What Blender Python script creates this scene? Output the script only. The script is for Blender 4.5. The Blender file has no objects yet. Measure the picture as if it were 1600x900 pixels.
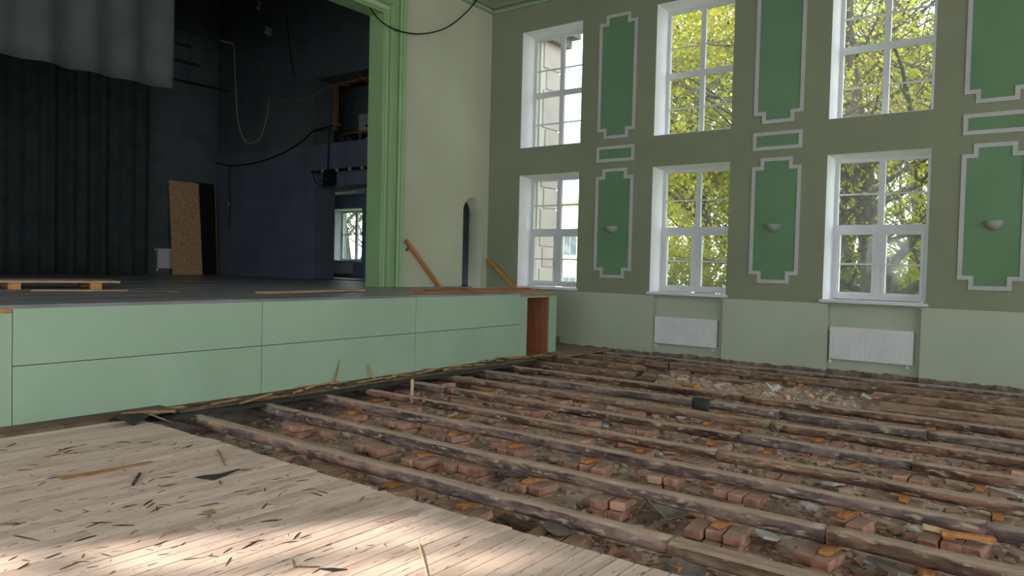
import bpy, math, random
from mathutils import Vector, Matrix, noise as mnoise
rnd = random.Random(7)
scene = bpy.context.scene
COL = scene.collection

# ------------------------------------------------------------------ camera
CR = Vector((0.60104686, -0.79885454, 0.02396021)); CU = Vector((0.00966938, 0.0372461, 0.99925934)); CF = Vector((0.79915529, 0.60037001, -0.03011108))
CP = Vector((0, 0, 1.6)); FPX = 1150.6
cam_d = bpy.data.cameras.new('camera'); cam = bpy.data.objects.new('camera', cam_d); COL.objects.link(cam)
cam.matrix_world = Matrix(((CR.x, CU.x, -CF.x, CP.x), (CR.y, CU.y, -CF.y, CP.y), (CR.z, CU.z, -CF.z, CP.z), (0, 0, 0, 1)))
cam_d.sensor_width = 36; cam_d.lens = FPX / 1600 * 36; cam_d.clip_start = .05; cam_d.clip_end = 400
scene.camera = cam
def hit(px, py, ax, val):
    """point where the sight line of a photo pixel meets the plane axis=val (used to measure real positions)"""
    v = CR * ((px - 800) / FPX) - CU * ((py - 450) / FPX) + CF
    return CP + v * ((val - CP[ax]) / v[ax])

# ------------------------------------------------------------------ main dimensions (metres)
WX, SY, PY = 12.94, 7.66, 10.446          # window wall, stage front, proscenium wall
LX, RY = -5.2, -9.0                       # left wall, rear wall
ZS, ZC = 1.135, 7.5                       # stage deck, ceiling
W0, DW, WW = 9.5825, 3.1735, 1.5152       # windows: first edge, pitch, width
ZLB, ZLT, ZUB, ZUT = 1.147, 3.564, 4.155, 6.643
XEDGE = 3.59                              # end of the board floor
SX, SBY = 12.15, 20.1                     # stage side wall, stage back wall

# ------------------------------------------------------------------ world, sun, added fill lamps in the unseen windows, exposure
world = bpy.data.worlds.new('sky'); scene.world = world; world.use_nodes = True
bg = world.node_tree.nodes['Background']; bg.inputs[0].default_value = (.86, .93, 1, 1); bg.inputs[1].default_value = 2.9
SUN_DIR = Vector((1.364, -.95, -1)).normalized()
sd = bpy.data.lights.new('sun', 'SUN'); sd.energy = 6.5; sd.angle = math.radians(1.2); sd.color = (1, .93, .82)
so = bpy.data.objects.new('sun', sd); COL.objects.link(so); so.rotation_euler = SUN_DIR.to_track_quat('-Z', 'Y').to_euler()
def area(name, loc, direction, sx, sy, power, col=(.92, .97, 1)):
    d = bpy.data.lights.new(name, 'AREA'); d.shape = 'RECTANGLE'; d.size = sx; d.size_y = sy; d.energy = power; d.color = col
    o = bpy.data.objects.new(name, d); COL.objects.link(o); o.location = loc
    o.rotation_euler = Vector(direction).to_track_quat('-Z', 'Z').to_euler(); return o
LWIN = [W0 - k * DW - WW for k in range(5)]     # near edges of the windows in the left wall
for i, y in enumerate(LWIN):
    area('fill_left', (LX - .1, y + WW / 2, (ZLB + ZLT) / 2), (1, 0, 0), 1.4, 2.3, 66)  # fill lamp added in each unseen left opening, brighter than the sky
for x in (-3, 1.0, 5.0, 9.0):
    area('fill_rear', (x, RY - .1, 3.0), (0, 1, 0), 1.6, 2.6, 80)  # fill lamp added in each unseen rear opening to brighten the hall
def portal(y, zb, zt, x=WX + .3, w=WW):
    d = bpy.data.lights.new('portal', 'AREA'); d.shape = 'RECTANGLE'; d.size = w; d.size_y = zt - zb; d.cycles.is_portal = True
    o = bpy.data.objects.new('portal', d); COL.objects.link(o); o.location = (x, y, (zb + zt) / 2)
    o.rotation_euler = Vector((-1, 0, 0)).to_track_quat('-Z', 'Z').to_euler()
for k in range(5):
    for zb, zt in ((ZLB, ZLT), (ZUB, ZUT)): portal(W0 - k * DW - WW / 2, zb, zt)
portal(17.45, 1.62, 3.2, 14.95, 1.42)
vs = scene.view_settings
vs.view_transform = 'Standard'; vs.look = 'None'; vs.gamma = 1; vs.use_curve_mapping = False; vs.exposure = 0.86
scene.cycles.use_denoising = True; scene.cycles.max_bounces = 8; scene.cycles.diffuse_bounces = 5; scene.cycles.transparent_max_bounces = 24
scene.cycles.sample_clamp_indirect = 6.0

# ------------------------------------------------------------------ helpers
def srgb(r, g, b):
    f = lambda c: (c / 255 / 12.92) if c / 255 <= .04045 else ((c / 255 + .055) / 1.055) ** 2.4
    return (f(r), f(g), f(b))
class MB:
    def __init__(s): s.v = []; s.f = []
    def add(s, vs_, fs):
        n = len(s.v); s.v += [tuple(p) for p in vs_]; s.f += [tuple(i + n for i in q) for q in fs]; return s
    def box(s, a, b):
        (x0, y0, z0), (x1, y1, z1) = a, b
        return s.add([(x0, y0, z0), (x1, y0, z0), (x1, y1, z0), (x0, y1, z0), (x0, y0, z1), (x1, y0, z1), (x1, y1, z1), (x0, y1, z1)],
                     [(0, 3, 2, 1), (4, 5, 6, 7), (0, 1, 5, 4), (1, 2, 6, 5), (2, 3, 7, 6), (3, 0, 4, 7)])
    def bevbox(s, a, b, w):
        """box with chamfered edges"""
        (x0, y0, z0), (x1, y1, z1) = a, b
        rings = []
        for z, q in ((z0, w), (z0 + w, 0), (z1 - w, 0), (z1, w)):
            i = q
            rings.append([(x0 + i + w, y0 + i, z), (x1 - i - w, y0 + i, z), (x1 - i, y0 + i + w, z), (x1 - i, y1 - i - w, z),
                          (x1 - i - w, y1 - i, z), (x0 + i + w, y1 - i, z), (x0 + i, y1 - i - w, z), (x0 + i, y0 + i + w, z)])
        return s.loft(rings)
    def loft(s, rings, cap=True, closed=True):
        n = len(rings[0]); vs_ = [p for r in rings for p in r]; fs = []
        for k in range(len(rings) - 1):
            for i in range(n if closed else n - 1):
                j = (i + 1) % n; fs.append((k * n + i, k * n + j, (k + 1) * n + j, (k + 1) * n + i))
        if cap:
            fs.append(tuple(reversed(range(n)))); fs.append(tuple((len(rings) - 1) * n + i for i in range(n)))
        return s.add(vs_, fs)
    def tube(s, pts, rad, sides=8, cap=True):
        pts = [Vector(p) for p in pts]; rings = []
        if not isinstance(rad, (list, tuple)): rad = [rad] * len(pts)
        for i, p in enumerate(pts):
            t = (pts[min(i + 1, len(pts) - 1)] - pts[max(i - 1, 0)]).normalized()
            a = t.cross(Vector((0, 0, 1)));
            if a.length < .05: a = t.cross(Vector((0, 1, 0)))
            a.normalize(); b = t.cross(a)
            rings.append([p + (a * math.cos(6.28319 * k / sides) + b * math.sin(6.28319 * k / sides)) * rad[i] for k in range(sides)])
        return s.loft(rings, cap)
    def prism(s, poly, axis, a, b):
        """polygon (2D) extruded along axis from a to b"""
        def pt(u, v, w): return {0: (w, u, v), 1: (u, w, v), 2: (u, v, w)}[axis]
        return s.loft([[pt(u, v, a) for u, v in poly], [pt(u, v, b) for u, v in poly]])
    def lathe(s, prof, c, n=16, a0=0, a1=6.2831853, axis='z'):
        full = abs(a1 - a0) > 6.28; m = n if full else n + 1; vs_ = []; fs = []
        for r, h in prof:
            for k in range(m):
                t = a0 + (a1 - a0) * k / n; vs_.append((c[0] + r * math.cos(t), c[1] + r * math.sin(t), c[2] + h))
        for i in range(len(prof) - 1):
            for k in range(n if full else n):
                j = (k + 1) % m; fs.append((i * m + k, i * m + j, (i + 1) * m + j, (i + 1) * m + k))
        return s.add(vs_, fs)
    def mesh(s, name, mat, smooth=False):
        me = bpy.data.meshes.new(name); me.from_pydata(s.v, [], s.f); me.validate(); me.update()
        if mat: me.materials.append(mat)
        if smooth: me.polygons.foreach_set('use_smooth', [True] * len(me.polygons))
        return me
    def build(s, name, mat, parent=None, loc=(0, 0, 0), smooth=False, rot=None):
        o = bpy.data.objects.new(name, s.mesh(name, mat, smooth)); COL.objects.link(o); o.location = loc
        if rot: o.rotation_euler = rot
        if parent: o.parent = parent
        return o
def tag(o, label, cat=None, group=None, kind=None):
    if label: o['label'] = label
    if cat: o['category'] = cat
    if group: o['group'] = group
    if kind: o['kind'] = kind
    return o
def empty(name, loc=(0, 0, 0), rz=0):
    o = bpy.data.objects.new(name, None); COL.objects.link(o); o.location = loc; o.rotation_euler.z = rz; o.empty_display_size = .1; return o
def inst(name, me, loc, rot=(0, 0, 0), scale=(1, 1, 1), parent=None):
    o = bpy.data.objects.new(name, me); COL.objects.link(o); o.location = loc; o.rotation_euler = rot; o.scale = scale
    if parent: o.parent = parent
    return o
def copy_tree(o, parent=None, skip=()):
    c = o.copy(); COL.objects.link(c); c.parent = parent
    for ch in list(o.children):
        if not ch.name.startswith(skip) if skip else True: copy_tree(ch, c, skip)
    return c

# ------------------------------------------------------------------ materials
def nodes(name):
    m = bpy.data.materials.new(name); m.use_nodes = True; nt = m.node_tree
    return m, nt, nt.nodes['Principled BSDF']
def N(nt, t, **kw):
    n = nt.nodes.new(t)
    for k, v in kw.items():
        if k.startswith('i_'):
            key = k[2:]; n.inputs[int(key) if key.isdigit() else key].default_value = v
        else: setattr(n, k, v)
    return n
def coord(nt, stretch=(1, 1, 1), rand=True):
    """world position plus a per-object offset"""
    g = N(nt, 'ShaderNodeNewGeometry'); oi = N(nt, 'ShaderNodeObjectInfo')
    mul = N(nt, 'ShaderNodeVectorMath', operation='SCALE', i_0=(7.3, 11.9, 5.1)); mul.inputs['Scale'].default_value = 1
    nt.links.new(oi.outputs['Random'], mul.inputs['Scale'])
    sc = N(nt, 'ShaderNodeVectorMath', operation='MULTIPLY'); sc.inputs[1].default_value = stretch
    nt.links.new(g.outputs['Position'], sc.inputs[0])
    if not rand: return sc.outputs[0], g, oi
    ad = N(nt, 'ShaderNodeVectorMath', operation='ADD'); nt.links.new(sc.outputs[0], ad.inputs[0]); nt.links.new(mul.outputs[0], ad.inputs[1])
    return ad.outputs[0], g, oi
def ramp(nt, src, stops):
    r = N(nt, 'ShaderNodeValToRGB'); e = r.color_ramp.elements
    while len(e) < len(stops): e.new(.5)
    for q, (p, c) in zip(e, stops): q.position = p; q.color = (*c, 1) if len(c) == 3 else c
    nt.links.new(src, r.inputs[0]); return r.outputs[0]
def mixc(nt, fac, a, b, blend='MIX'):
    m = N(nt, 'ShaderNodeMix', data_type='RGBA', blend_type=blend)
    for sock, v in ((m.inputs[0], fac), (m.inputs[6], a), (m.inputs[7], b)):
        if hasattr(v, 'is_linked'): nt.links.new(v, sock)
        else: sock.default_value = v if not isinstance(v, tuple) or len(v) == 4 else (*v, 1)
    return m.outputs[2]
def noise(nt, co, scale, detail=4, rough=.55, dist=0):
    n = N(nt, 'ShaderNodeTexNoise'); n.inputs['Scale'].default_value = scale; n.inputs['Detail'].default_value = detail
    n.inputs['Roughness'].default_value = rough; n.inputs['Distortion'].default_value = dist; nt.links.new(co, n.inputs['Vector']); return n.outputs[0]
def maprange(nt, v, a, b, c=0, d=1):
    m = N(nt, 'ShaderNodeMapRange'); m.inputs[1].default_value = a; m.inputs[2].default_value = b; m.inputs[3].default_value = c; m.inputs[4].default_value = d
    nt.links.new(v, m.inputs[0]); return m.outputs[0]
def bump(nt, bsdf, src, strength, dist=.01):
    b = N(nt, 'ShaderNodeBump'); b.inputs['Strength'].default_value = strength; b.inputs['Distance'].default_value = dist
    nt.links.new(src, b.inputs['Height']); nt.links.new(b.outputs[0], bsdf.inputs['Normal'])
def sepz(nt, g, axis='Z', out='Position'):
    s = N(nt, 'ShaderNodeSeparateXYZ'); nt.links.new(g.outputs[out], s.inputs[0]); return s.outputs[axis]
def mat(name, c1, c2, scale=4, rough=.8, bmp=.15, bscale=None, stretch=(1, 1, 1), rand=0., metal=0, c3=None, spec=.3):
    """two or three colour noise material, with optional brightness change from piece to piece"""
    m, nt, b = nodes(name); co, g, oi = coord(nt, stretch)
    n = noise(nt, co, scale)
    stops = [(.32, c1), (.68, c2)] if not c3 else [(.3, c1), (.5, c2), (.7, c3)]
    col = ramp(nt, n, stops)
    if rand:
        k = maprange(nt, oi.outputs['Random'], 0, 1, 1 - rand, 1 + rand)
        mm = N(nt, 'ShaderNodeVectorMath', operation='SCALE'); nt.links.new(col, mm.inputs[0]); nt.links.new(k, mm.inputs['Scale']); col = mm.outputs[0]
    nt.links.new(col, b.inputs['Base Color']); b.inputs['Roughness'].default_value = rough; b.inputs['Metallic'].default_value = metal
    b.inputs['Specular IOR Level'].default_value = spec
    if bmp: bump(nt, b, noise(nt, co, bscale or scale * 6), bmp)
    return m
M = {}
def wall_mat(name, upper, lower, zsplit, concrete=True):
    m, nt, b = nodes(name); co, g, oi = coord(nt, rand=False)
    n = noise(nt, co, .7, 5); z = sepz(nt, g)
    up = mixc(nt, maprange(nt, n, .3, .7), tuple(c * .93 for c in upper), tuple(c * 1.06 for c in upper))
    if lower:
        lo = mixc(nt, maprange(nt, n, .3, .7), tuple(c * .93 for c in lower), tuple(c * 1.06 for c in lower))
        up = mixc(nt, maprange(nt, z, zsplit - .004, zsplit + .004), lo, up)
    if concrete:   # bare dirty masonry below the old floor line, with a ragged plaster edge
        e = N(nt, 'ShaderNodeMath', operation='MULTIPLY_ADD'); nt.links.new(noise(nt, co, 5, 6), e.inputs[0]); e.inputs[1].default_value = -.11; nt.links.new(z, e.inputs[2])
        raw = ramp(nt, noise(nt, co, 7, 6), [(.3, srgb(70, 60, 52)), (.55, srgb(125, 112, 98)), (.75, srgb(165, 155, 140))])
        up = mixc(nt, maprange(nt, e.outputs[0], -.06, -.045), raw, up)
    nt.links.new(up, b.inputs['Base Color']); b.inputs['Roughness'].default_value = .75; b.inputs['Specular IOR Level'].default_value = .2
    bump(nt, b, noise(nt, co, 60, 3), .12, .004); return m
M['wall'] = wall_mat('painted_plaster', srgb(133, 139, 115), srgb(172, 182, 162), 1.1)  # two-tone paint, upper darkened further: wall shading put into the colour
M['prosc_wall'] = wall_mat('cream_green_plaster', srgb(192, 195, 170), None, 0, False)
M['ceiling'] = mat('ceiling_paint', srgb(196, 196, 186), srgb(206, 206, 196), 1, .9, .05)
M['white'] = mat('white_plastic', srgb(200, 202, 206), srgb(210, 212, 215), 2, .45, 0)
M['reveal'] = mat('white_plaster', srgb(222, 222, 228), srgb(232, 232, 236), 2, .8, .05)
M['panel_green'] = mat('green_field_paint', srgb(98, 132, 98), srgb(106, 140, 106), 1.2, .75, .06, 60)
M['border'] = mat('pale_border_paint', srgb(174, 175, 172), srgb(184, 185, 182), 3, .75, .1)
M['green'] = mat('gloss_green_paint', srgb(134, 168, 118), srgb(142, 176, 126), 1.5, .5, .06, 20)
M['stage_green'] = mat('stage_green_paint', srgb(156, 182, 156), srgb(164, 190, 164), 1.3, .7, .05, 40, rand=.03)
M['radiator'] = mat('radiator_enamel', srgb(206, 207, 208), srgb(214, 215, 216), 3, .4, 0)
M['lamp'] = mat('sconce_plaster', srgb(146, 150, 142), srgb(156, 160, 152), 8, .6, .05)
M['dark_gap'] = mat('dark_void', srgb(22, 20, 18), srgb(34, 30, 26), 4, .95, .2)
M['deck'] = mat('worn_stage_deck', srgb(112, 112, 116), srgb(140, 140, 144), 3, .38, .1, 9, (.4, 2, 1), rand=.08, spec=.5)
M['dark_wall'] = mat('dark_stage_plaster', srgb(74, 86, 90), srgb(88, 98, 100), 1.5, .85, .1, c3=srgb(94, 98, 98))
M['curtain'] = mat('dark_green_curtain', srgb(46, 58, 56), srgb(58, 70, 68), 3, .9, .1, 120)
M['drape'] = mat('grey_drape', srgb(62, 66, 67), srgb(72, 75, 74), 2, .8, .05, 160)
M['black'] = mat('black_rubber', srgb(16, 17, 19), srgb(24, 25, 27), 6, .6, .05)
M['cable_white'] = mat('pale_cable', srgb(120, 116, 110), srgb(134, 130, 122), 6, .6, 0)
M['bulb'] = mat('milk_glass', srgb(235, 235, 235), srgb(245, 245, 245), 3, .3, 0)
M['felt'] = mat('tar_felt', srgb(38, 39, 38), srgb(62, 62, 58), 5, .6, .4, 25)
M['slate'] = mat('grey_sheet', srgb(110, 118, 116), srgb(140, 146, 142), 5, .7, .3, 20, rand=.15)
M['sheet'] = mat('dusty_sheet', srgb(112, 104, 96), srgb(138, 130, 120), 5, .85, .3, 20, rand=.15)
M['pale'] = mat('pale_scrap', srgb(180, 178, 172), srgb(205, 202, 196), 6, .8, .2, rand=.1)
M['brick'] = mat('old_brick', srgb(150, 102, 84), srgb(188, 140, 118), 9, .9, .5, 60, rand=.3, c3=srgb(196, 166, 148))
def dusty(m, dust, lo=.8, hi=1.15):
    nt = m.node_tree; b = nt.nodes['Principled BSDF']; src = b.inputs['Base Color'].links[0].from_socket; co, g, oi = coord(nt); nz = sepz(nt, g, 'Z', 'Normal')
    e = N(nt, 'ShaderNodeMath', operation='MULTIPLY_ADD'); nt.links.new(noise(nt, co, 11, 5), e.inputs[0]); e.inputs[1].default_value = .6; nt.links.new(nz, e.inputs[2])
    p = maprange(nt, noise(nt, co, 5, 4), .5, .7, 0, .6)
    c = mixc(nt, maprange(nt, e.outputs[0], lo, hi, 0, .9), mixc(nt, p, src, dust), dust); nt.links.new(c, b.inputs['Base Color'])
dusty(M['brick'], srgb(164, 138, 122))
M['old_floor'] = mat('dusty_old_floor', srgb(122, 104, 90), srgb(152, 132, 116), 5, .9, .3, 30, rand=.12)
M['mortar_block'] = mat('blue_grey_block', srgb(98, 104, 112), srgb(120, 126, 132), 8, .9, .3)
M['chunk'] = mat('dusty_rubble', srgb(138, 118, 104), srgb(176, 154, 138), 7, .95, .5, 40, rand=.25, c3=srgb(190, 174, 160))
M['dirt'] = mat('dirt', srgb(144, 128, 116), srgb(180, 162, 148), 5, 1, .8, 30, c3=srgb(200, 184, 172))
M['chips'] = mat('chips', srgb(136, 114, 102), srgb(174, 150, 136), 3, 1, .3, 40, c3=srgb(196, 178, 164))
M['shim'] = mat('orange_pine_offcut', srgb(166, 110, 60), srgb(196, 142, 88), 6, .8, .2, 40, (1, 6, 6), rand=.15)
M['newwood'] = mat('fresh_pale_wood', srgb(206, 174, 132), srgb(222, 196, 156), 5, .75, .15, 40, (1, 7, 7), rand=.1)
M['splinter'] = mat('dark_splinter', srgb(52, 42, 34), srgb(98, 74, 54), 8, .9, .2, rand=.4)
M['splinter_pale'] = mat('pale_splinter', srgb(150, 112, 76), srgb(190, 150, 106), 8, .9, .2, rand=.2)
M['osb'] = mat('osb', srgb(162, 122, 82), srgb(196, 158, 114), 18, .8, .2, 40, c3=srgb(208, 172, 126))
M['rail'] = mat('varnished_rail', srgb(178, 112, 52), srgb(196, 130, 66), 3, .35, .05, 30, (1, 1, 8), spec=.5)
M['metal'] = mat('dull_metal', srgb(120, 120, 120), srgb(140, 140, 140), 6, .4, .02, metal=.8)
M['redplank'] = mat('reddish_plank', srgb(150, 92, 62), srgb(182, 122, 88), 4, .7, .15, 30, (.6, 8, 8), rand=.2)
M['beigeplank'] = mat('beige_plank', srgb(150, 128, 100), srgb(172, 150, 122), 4, .75, .15, 30, (.6, 8, 8), rand=.12)
M['niche_wood'] = mat('brown_panel_wood', srgb(146, 94, 68), srgb(170, 114, 84), 3, .6, .15, 30, (6, 6, .6), rand=.08)
M['fibre'] = mat('brown_fibreboard', srgb(92, 76, 62), srgb(122, 102, 84), 5, .9, .3, 30, rand=.12)
M['pipe'] = mat('dark_pipe', srgb(48, 46, 46), srgb(76, 72, 70), 5, .7, .2)
M['room_wall'] = mat('blue_room_paint', srgb(120, 140, 166), srgb(128, 148, 174), 2, .8, .03)
M['room_white'] = mat('room_white', srgb(196, 202, 210), srgb(206, 212, 220), 2, .8, .03)
M['cardboard'] = mat('pale_carton', srgb(150, 148, 146), srgb(168, 166, 162), 3, .85, .03)
M['brown'] = mat('brown_timber', srgb(116, 84, 58), srgb(140, 104, 74), 4, .8, .15, 30, (4, 4, .8))
M['ext'] = mat('pale_render', srgb(196, 186, 186), srgb(206, 198, 196), 1.5, .9, .1)
M['ext2'] = mat('quoin_stone', srgb(184, 170, 172), srgb(196, 184, 184), 2, .9, .15, rand=.05)
M['ext_white'] = mat('white_house_render', srgb(226, 224, 218), srgb(234, 232, 226), 1, .9, .05)
M['roof'] = mat('roof_sheet', srgb(96, 90, 92), srgb(116, 110, 110), 2, .7, .1)
M['grass'] = mat('grass', srgb(96, 118, 40), srgb(134, 146, 60), 1.2, .95, .5, 20, c3=srgb(150, 150, 80))
M['bark'] = mat('bark', srgb(50, 44, 38), srgb(84, 76, 68), 9, .95, .6, 25, (1, 1, .3))
M['house_glass'] = mat('dark_house_glass', srgb(90, 100, 112), srgb(120, 130, 140), 1, .2, 0, spec=.6)
M['car'] = mat('blue_grey_paint', srgb(86, 98, 116), srgb(94, 106, 124), 1, .35, 0, spec=.5)
def blue_wall():      # stage side wall: blue-grey paint up to 4.6 m, dark plaster above
    m, nt, b = nodes('stage_side_plaster'); co, g, oi = coord(nt, rand=False); z = sepz(nt, g); y = sepz(nt, g, 'Y')
    n = noise(nt, co, 1.2, 5)
    lo = ramp(nt, n, [(.3, srgb(90, 99, 114)), (.7, srgb(104, 113, 128))]); hi = ramp(nt, n, [(.3, srgb(76, 90, 94)), (.7, srgb(94, 102, 104))])
    nt.links.new(mixc(nt, maprange(nt, z, 4.59, 4.6), lo, hi), b.inputs['Base Color']); b.inputs['Roughness'].default_value = .8
    bump(nt, b, noise(nt, co, 30), .1, .005); return m
M['side_wall'] = blue_wall()
def log_mat(name, dark, mid, light, dust):
    m, nt, b = nodes(name); co, g, oi = coord(nt, (6, 1.2, 6))
    n = noise(nt, co, 1.6, 6, .6, .4); col = ramp(nt, n, [(.28, dark), (.45, mid), (.6, light), (.75, tuple(c * .8 for c in mid))])
    co2, _, _ = coord(nt, (1, 1, 1)); p = noise(nt, co2, 3.1, 4)
    col = mixc(nt, maprange(nt, p, .5, .62), col, mixc(nt, .65, col, dark))
    k = maprange(nt, oi.outputs['Random'], 0, 1, .82, 1.15)
    mm = N(nt, 'ShaderNodeVectorMath', operation='SCALE'); nt.links.new(col, mm.inputs[0]); nt.links.new(k, mm.inputs['Scale'])
    nz = sepz(nt, g, 'Z', 'Normal')           # dust lies on top
    e = N(nt, 'ShaderNodeMath', operation='MULTIPLY_ADD'); nt.links.new(noise(nt, co2, 9, 5), e.inputs[0]); e.inputs[1].default_value = .55; nt.links.new(nz, e.inputs[2])
    dn = mixc(nt, maprange(nt, noise(nt, co, 3), .35, .7), tuple(c * .72 for c in dust), dust)
    fk, _, _ = coord(nt, (18, 5, 18)); col0 = mixc(nt, maprange(nt, noise(nt, fk, 1.6, 4), .56, .68), mm.outputs[0], dust)       # pale scuffs
    col0 = mixc(nt, maprange(nt, noise(nt, fk, 1.1, 4), .6, .68, 0, .8), col0, dark)
    col = mixc(nt, maprange(nt, e.outputs[0], .72, 1.05), col0, dn)
    nt.links.new(col, b.inputs['Base Color']); b.inputs['Roughness'].default_value = .9; b.inputs['Specular IOR Level'].default_value = .2
    fine, _, _ = coord(nt, (30, 5, 30)); fn = noise(nt, fine, 1.5, 5, .65)
    h = N(nt, 'ShaderNodeMath', operation='MULTIPLY_ADD'); nt.links.new(fn, h.inputs[0]); h.inputs[1].default_value = .6; nt.links.new(n, h.inputs[2])
    bump(nt, b, h.outputs[0], .9, .03); return m
M['log'] = log_mat('weathered_log', srgb(58, 50, 50), srgb(112, 97, 93), srgb(158, 130, 116), srgb(188, 164, 146))
M['log_brown'] = log_mat('brown_log', srgb(52, 40, 36), srgb(104, 82, 70), srgb(150, 116, 94), srgb(186, 162, 144))
M['log_grey'] = log_mat('grey_log', srgb(60, 54, 54), srgb(108, 98, 94), srgb(140, 124, 116), srgb(182, 162, 146))
M['beam'] = log_mat('sawn_beam', srgb(84, 66, 54), srgb(128, 104, 86), srgb(150, 124, 104), srgb(180, 156, 136))
def board_mat():
    m, nt, b = nodes('bare_pine_boards'); co, g, oi = coord(nt, (1, 1, 1))
    gs, _, _ = coord(nt, (1.0, 30, 1)); grain = noise(nt, gs, 1.3, 4, .5, .3)
    base = ramp(nt, grain, [(.2, srgb(198, 172, 157)), (.5, srgb(214, 190, 175)), (.8, srgb(224, 204, 190))])
    k = maprange(nt, oi.outputs['Random'], 0, 1, .84, 1.1)
    mm = N(nt, 'ShaderNodeVectorMath', operation='SCALE'); nt.links.new(base, mm.inputs[0]); nt.links.new(k, mm.inputs['Scale'])
    st, _, _ = coord(nt, (1.6, 5, 1)); s = noise(nt, st, 1.1, 5)
    col = mixc(nt, maprange(nt, s, .53, .72, 0, .7), mm.outputs[0], srgb(164, 118, 82))      # brown stains
    s2 = noise(nt, st, .55, 3); col = mixc(nt, maprange(nt, s2, .5, .7, 0, .5), col, srgb(186, 178, 172))   # grey wash
    f, _, _ = coord(nt, (5, 46, 1)); fl = noise(nt, f, 1.3, 3)
    col = mixc(nt, maprange(nt, fl, .64, .675, 0, .85), col, srgb(98, 72, 55))          # dark flecks of old glue
    nt.links.new(col, b.inputs['Base Color']); b.inputs['Roughness'].default_value = .7; b.inputs['Specular IOR Level'].default_value = .25
    bump(nt, b, grain, .25, .004); return m
M['board'] = board_mat()
def glass_mat():      # clear panes with translucent white mixed in as a faint haze
    m = bpy.data.materials.new('window_glass'); m.use_nodes = True; nt = m.node_tree; nt.nodes.clear()
    o = N(nt, 'ShaderNodeOutputMaterial'); t = N(nt, 'ShaderNodeBsdfTransparent', i_0=(.96, .98, .97, 1)); g = N(nt, 'ShaderNodeBsdfGlossy', i_1=.02); d = N(nt, 'ShaderNodeBsdfTranslucent', i_0=(.9, .92, .92, 1))
    x = N(nt, 'ShaderNodeMixShader', i_0=.006); nt.links.new(t.outputs[0], x.inputs[1]); nt.links.new(g.outputs[0], x.inputs[2])
    y = N(nt, 'ShaderNodeMixShader', i_0=.03); nt.links.new(x.outputs[0], y.inputs[1]); nt.links.new(d.outputs[0], y.inputs[2]); nt.links.new(y.outputs[0], o.inputs[0]); return m
M['glass'] = glass_mat()
def leaf_mat(name, a, b_):
    m = bpy.data.materials.new(name); m.use_nodes = True; nt = m.node_tree; nt.nodes.clear()
    co, g, oi = coord(nt, (1, 1, 1)); col = ramp(nt, noise(nt, co, 2.2, 3), [(.35, a), (.65, b_)])
    o = N(nt, 'ShaderNodeOutputMaterial'); d = N(nt, 'ShaderNodeBsdfDiffuse'); t = N(nt, 'ShaderNodeBsdfTranslucent'); x = N(nt, 'ShaderNodeMixShader', i_0=.45)
    nt.links.new(col, d.inputs[0]); nt.links.new(col, t.inputs[0]); nt.links.new(d.outputs[0], x.inputs[1]); nt.links.new(t.outputs[0], x.inputs[2]); nt.links.new(x.outputs[0], o.inputs[0]); return m
M['leaf_yellow'] = leaf_mat('spring_leaf', srgb(124, 134, 40), srgb(172, 164, 62))
M['leaf_green'] = leaf_mat('fresh_leaf', srgb(88, 112, 50), srgb(130, 140, 68))

# ------------------------------------------------------------------ the shell of the hall
def wall_grid(name, plane_ax, a, b, ur, vr, holes, material, parent=None):
    """slab between plane_ax=a and b, spanning u (horizontal) and v (z), with rectangular holes"""
    us = sorted({ur[0], ur[1], *[h[0] for h in holes], *[h[1] for h in holes]}); vs_ = sorted({vr[0], vr[1], *[h[2] for h in holes], *[h[3] for h in holes]})
    us = [u for u in us if ur[0] <= u <= ur[1]]; vs_ = [v for v in vs_ if vr[0] <= v <= vr[1]]
    def solid(i, j):
        if i < 0 or j < 0 or i >= len(us) - 1 or j >= len(vs_) - 1: return False
        u, v = (us[i] + us[i + 1]) / 2, (vs_[j] + vs_[j + 1]) / 2
        return not any(h[0] < u < h[1] and h[2] < v < h[3] for h in holes)
    mb = MB(); P = (lambda w, u, v: (w, u, v)) if plane_ax == 0 else (lambda w, u, v: (u, w, v))
    for i in range(len(us) - 1):
        for j in range(len(vs_) - 1):
            if not solid(i, j): continue
            u0, u1, v0, v1 = us[i], us[i + 1], vs_[j], vs_[j + 1]
            mb.add([P(a, u0, v0), P(a, u1, v0), P(a, u1, v1), P(a, u0, v1)], [(0, 1, 2, 3)]); mb.add([P(b, u0, v0), P(b, u1, v0), P(b, u1, v1), P(b, u0, v1)], [(3, 2, 1, 0)])
            for di, dj, (p, q) in ((-1, 0, ((u0, v0), (u0, v1))), (1, 0, ((u1, v0), (u1, v1))), (0, -1, ((u0, v0), (u1, v0))), (0, 1, ((u0, v1), (u1, v1)))):
                if not solid(i + di, j + dj): mb.add([P(a, *p), P(a, *q), P(b, *q), P(b, *p)], [(0, 1, 2, 3)])
    return mb.build(name, material, parent)
wh = [(W0 - k * DW - WW, W0 - k * DW, zb, zt) for k in range(5) for zb, zt in ((ZLB, ZLT), (ZUB, ZUT))]
nh = [(W0 - k * DW - WW + .05, W0 - k * DW - .09, -.16, 1.09) for k in range(1, 5)]
wr = empty('wall_right', (0, 0, 0)); tag(wr, 'tall green-grey plastered wall with the two rows of windows', kind='structure')
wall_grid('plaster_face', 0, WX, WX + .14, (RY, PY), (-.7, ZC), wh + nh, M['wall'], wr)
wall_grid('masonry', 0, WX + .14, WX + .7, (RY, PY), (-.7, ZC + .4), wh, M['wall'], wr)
lh = [(y, y + WW, ZLB, ZLT) for y in LWIN] + [(y, y + WW, ZUB, ZUT) for y in LWIN[:2]]
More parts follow.
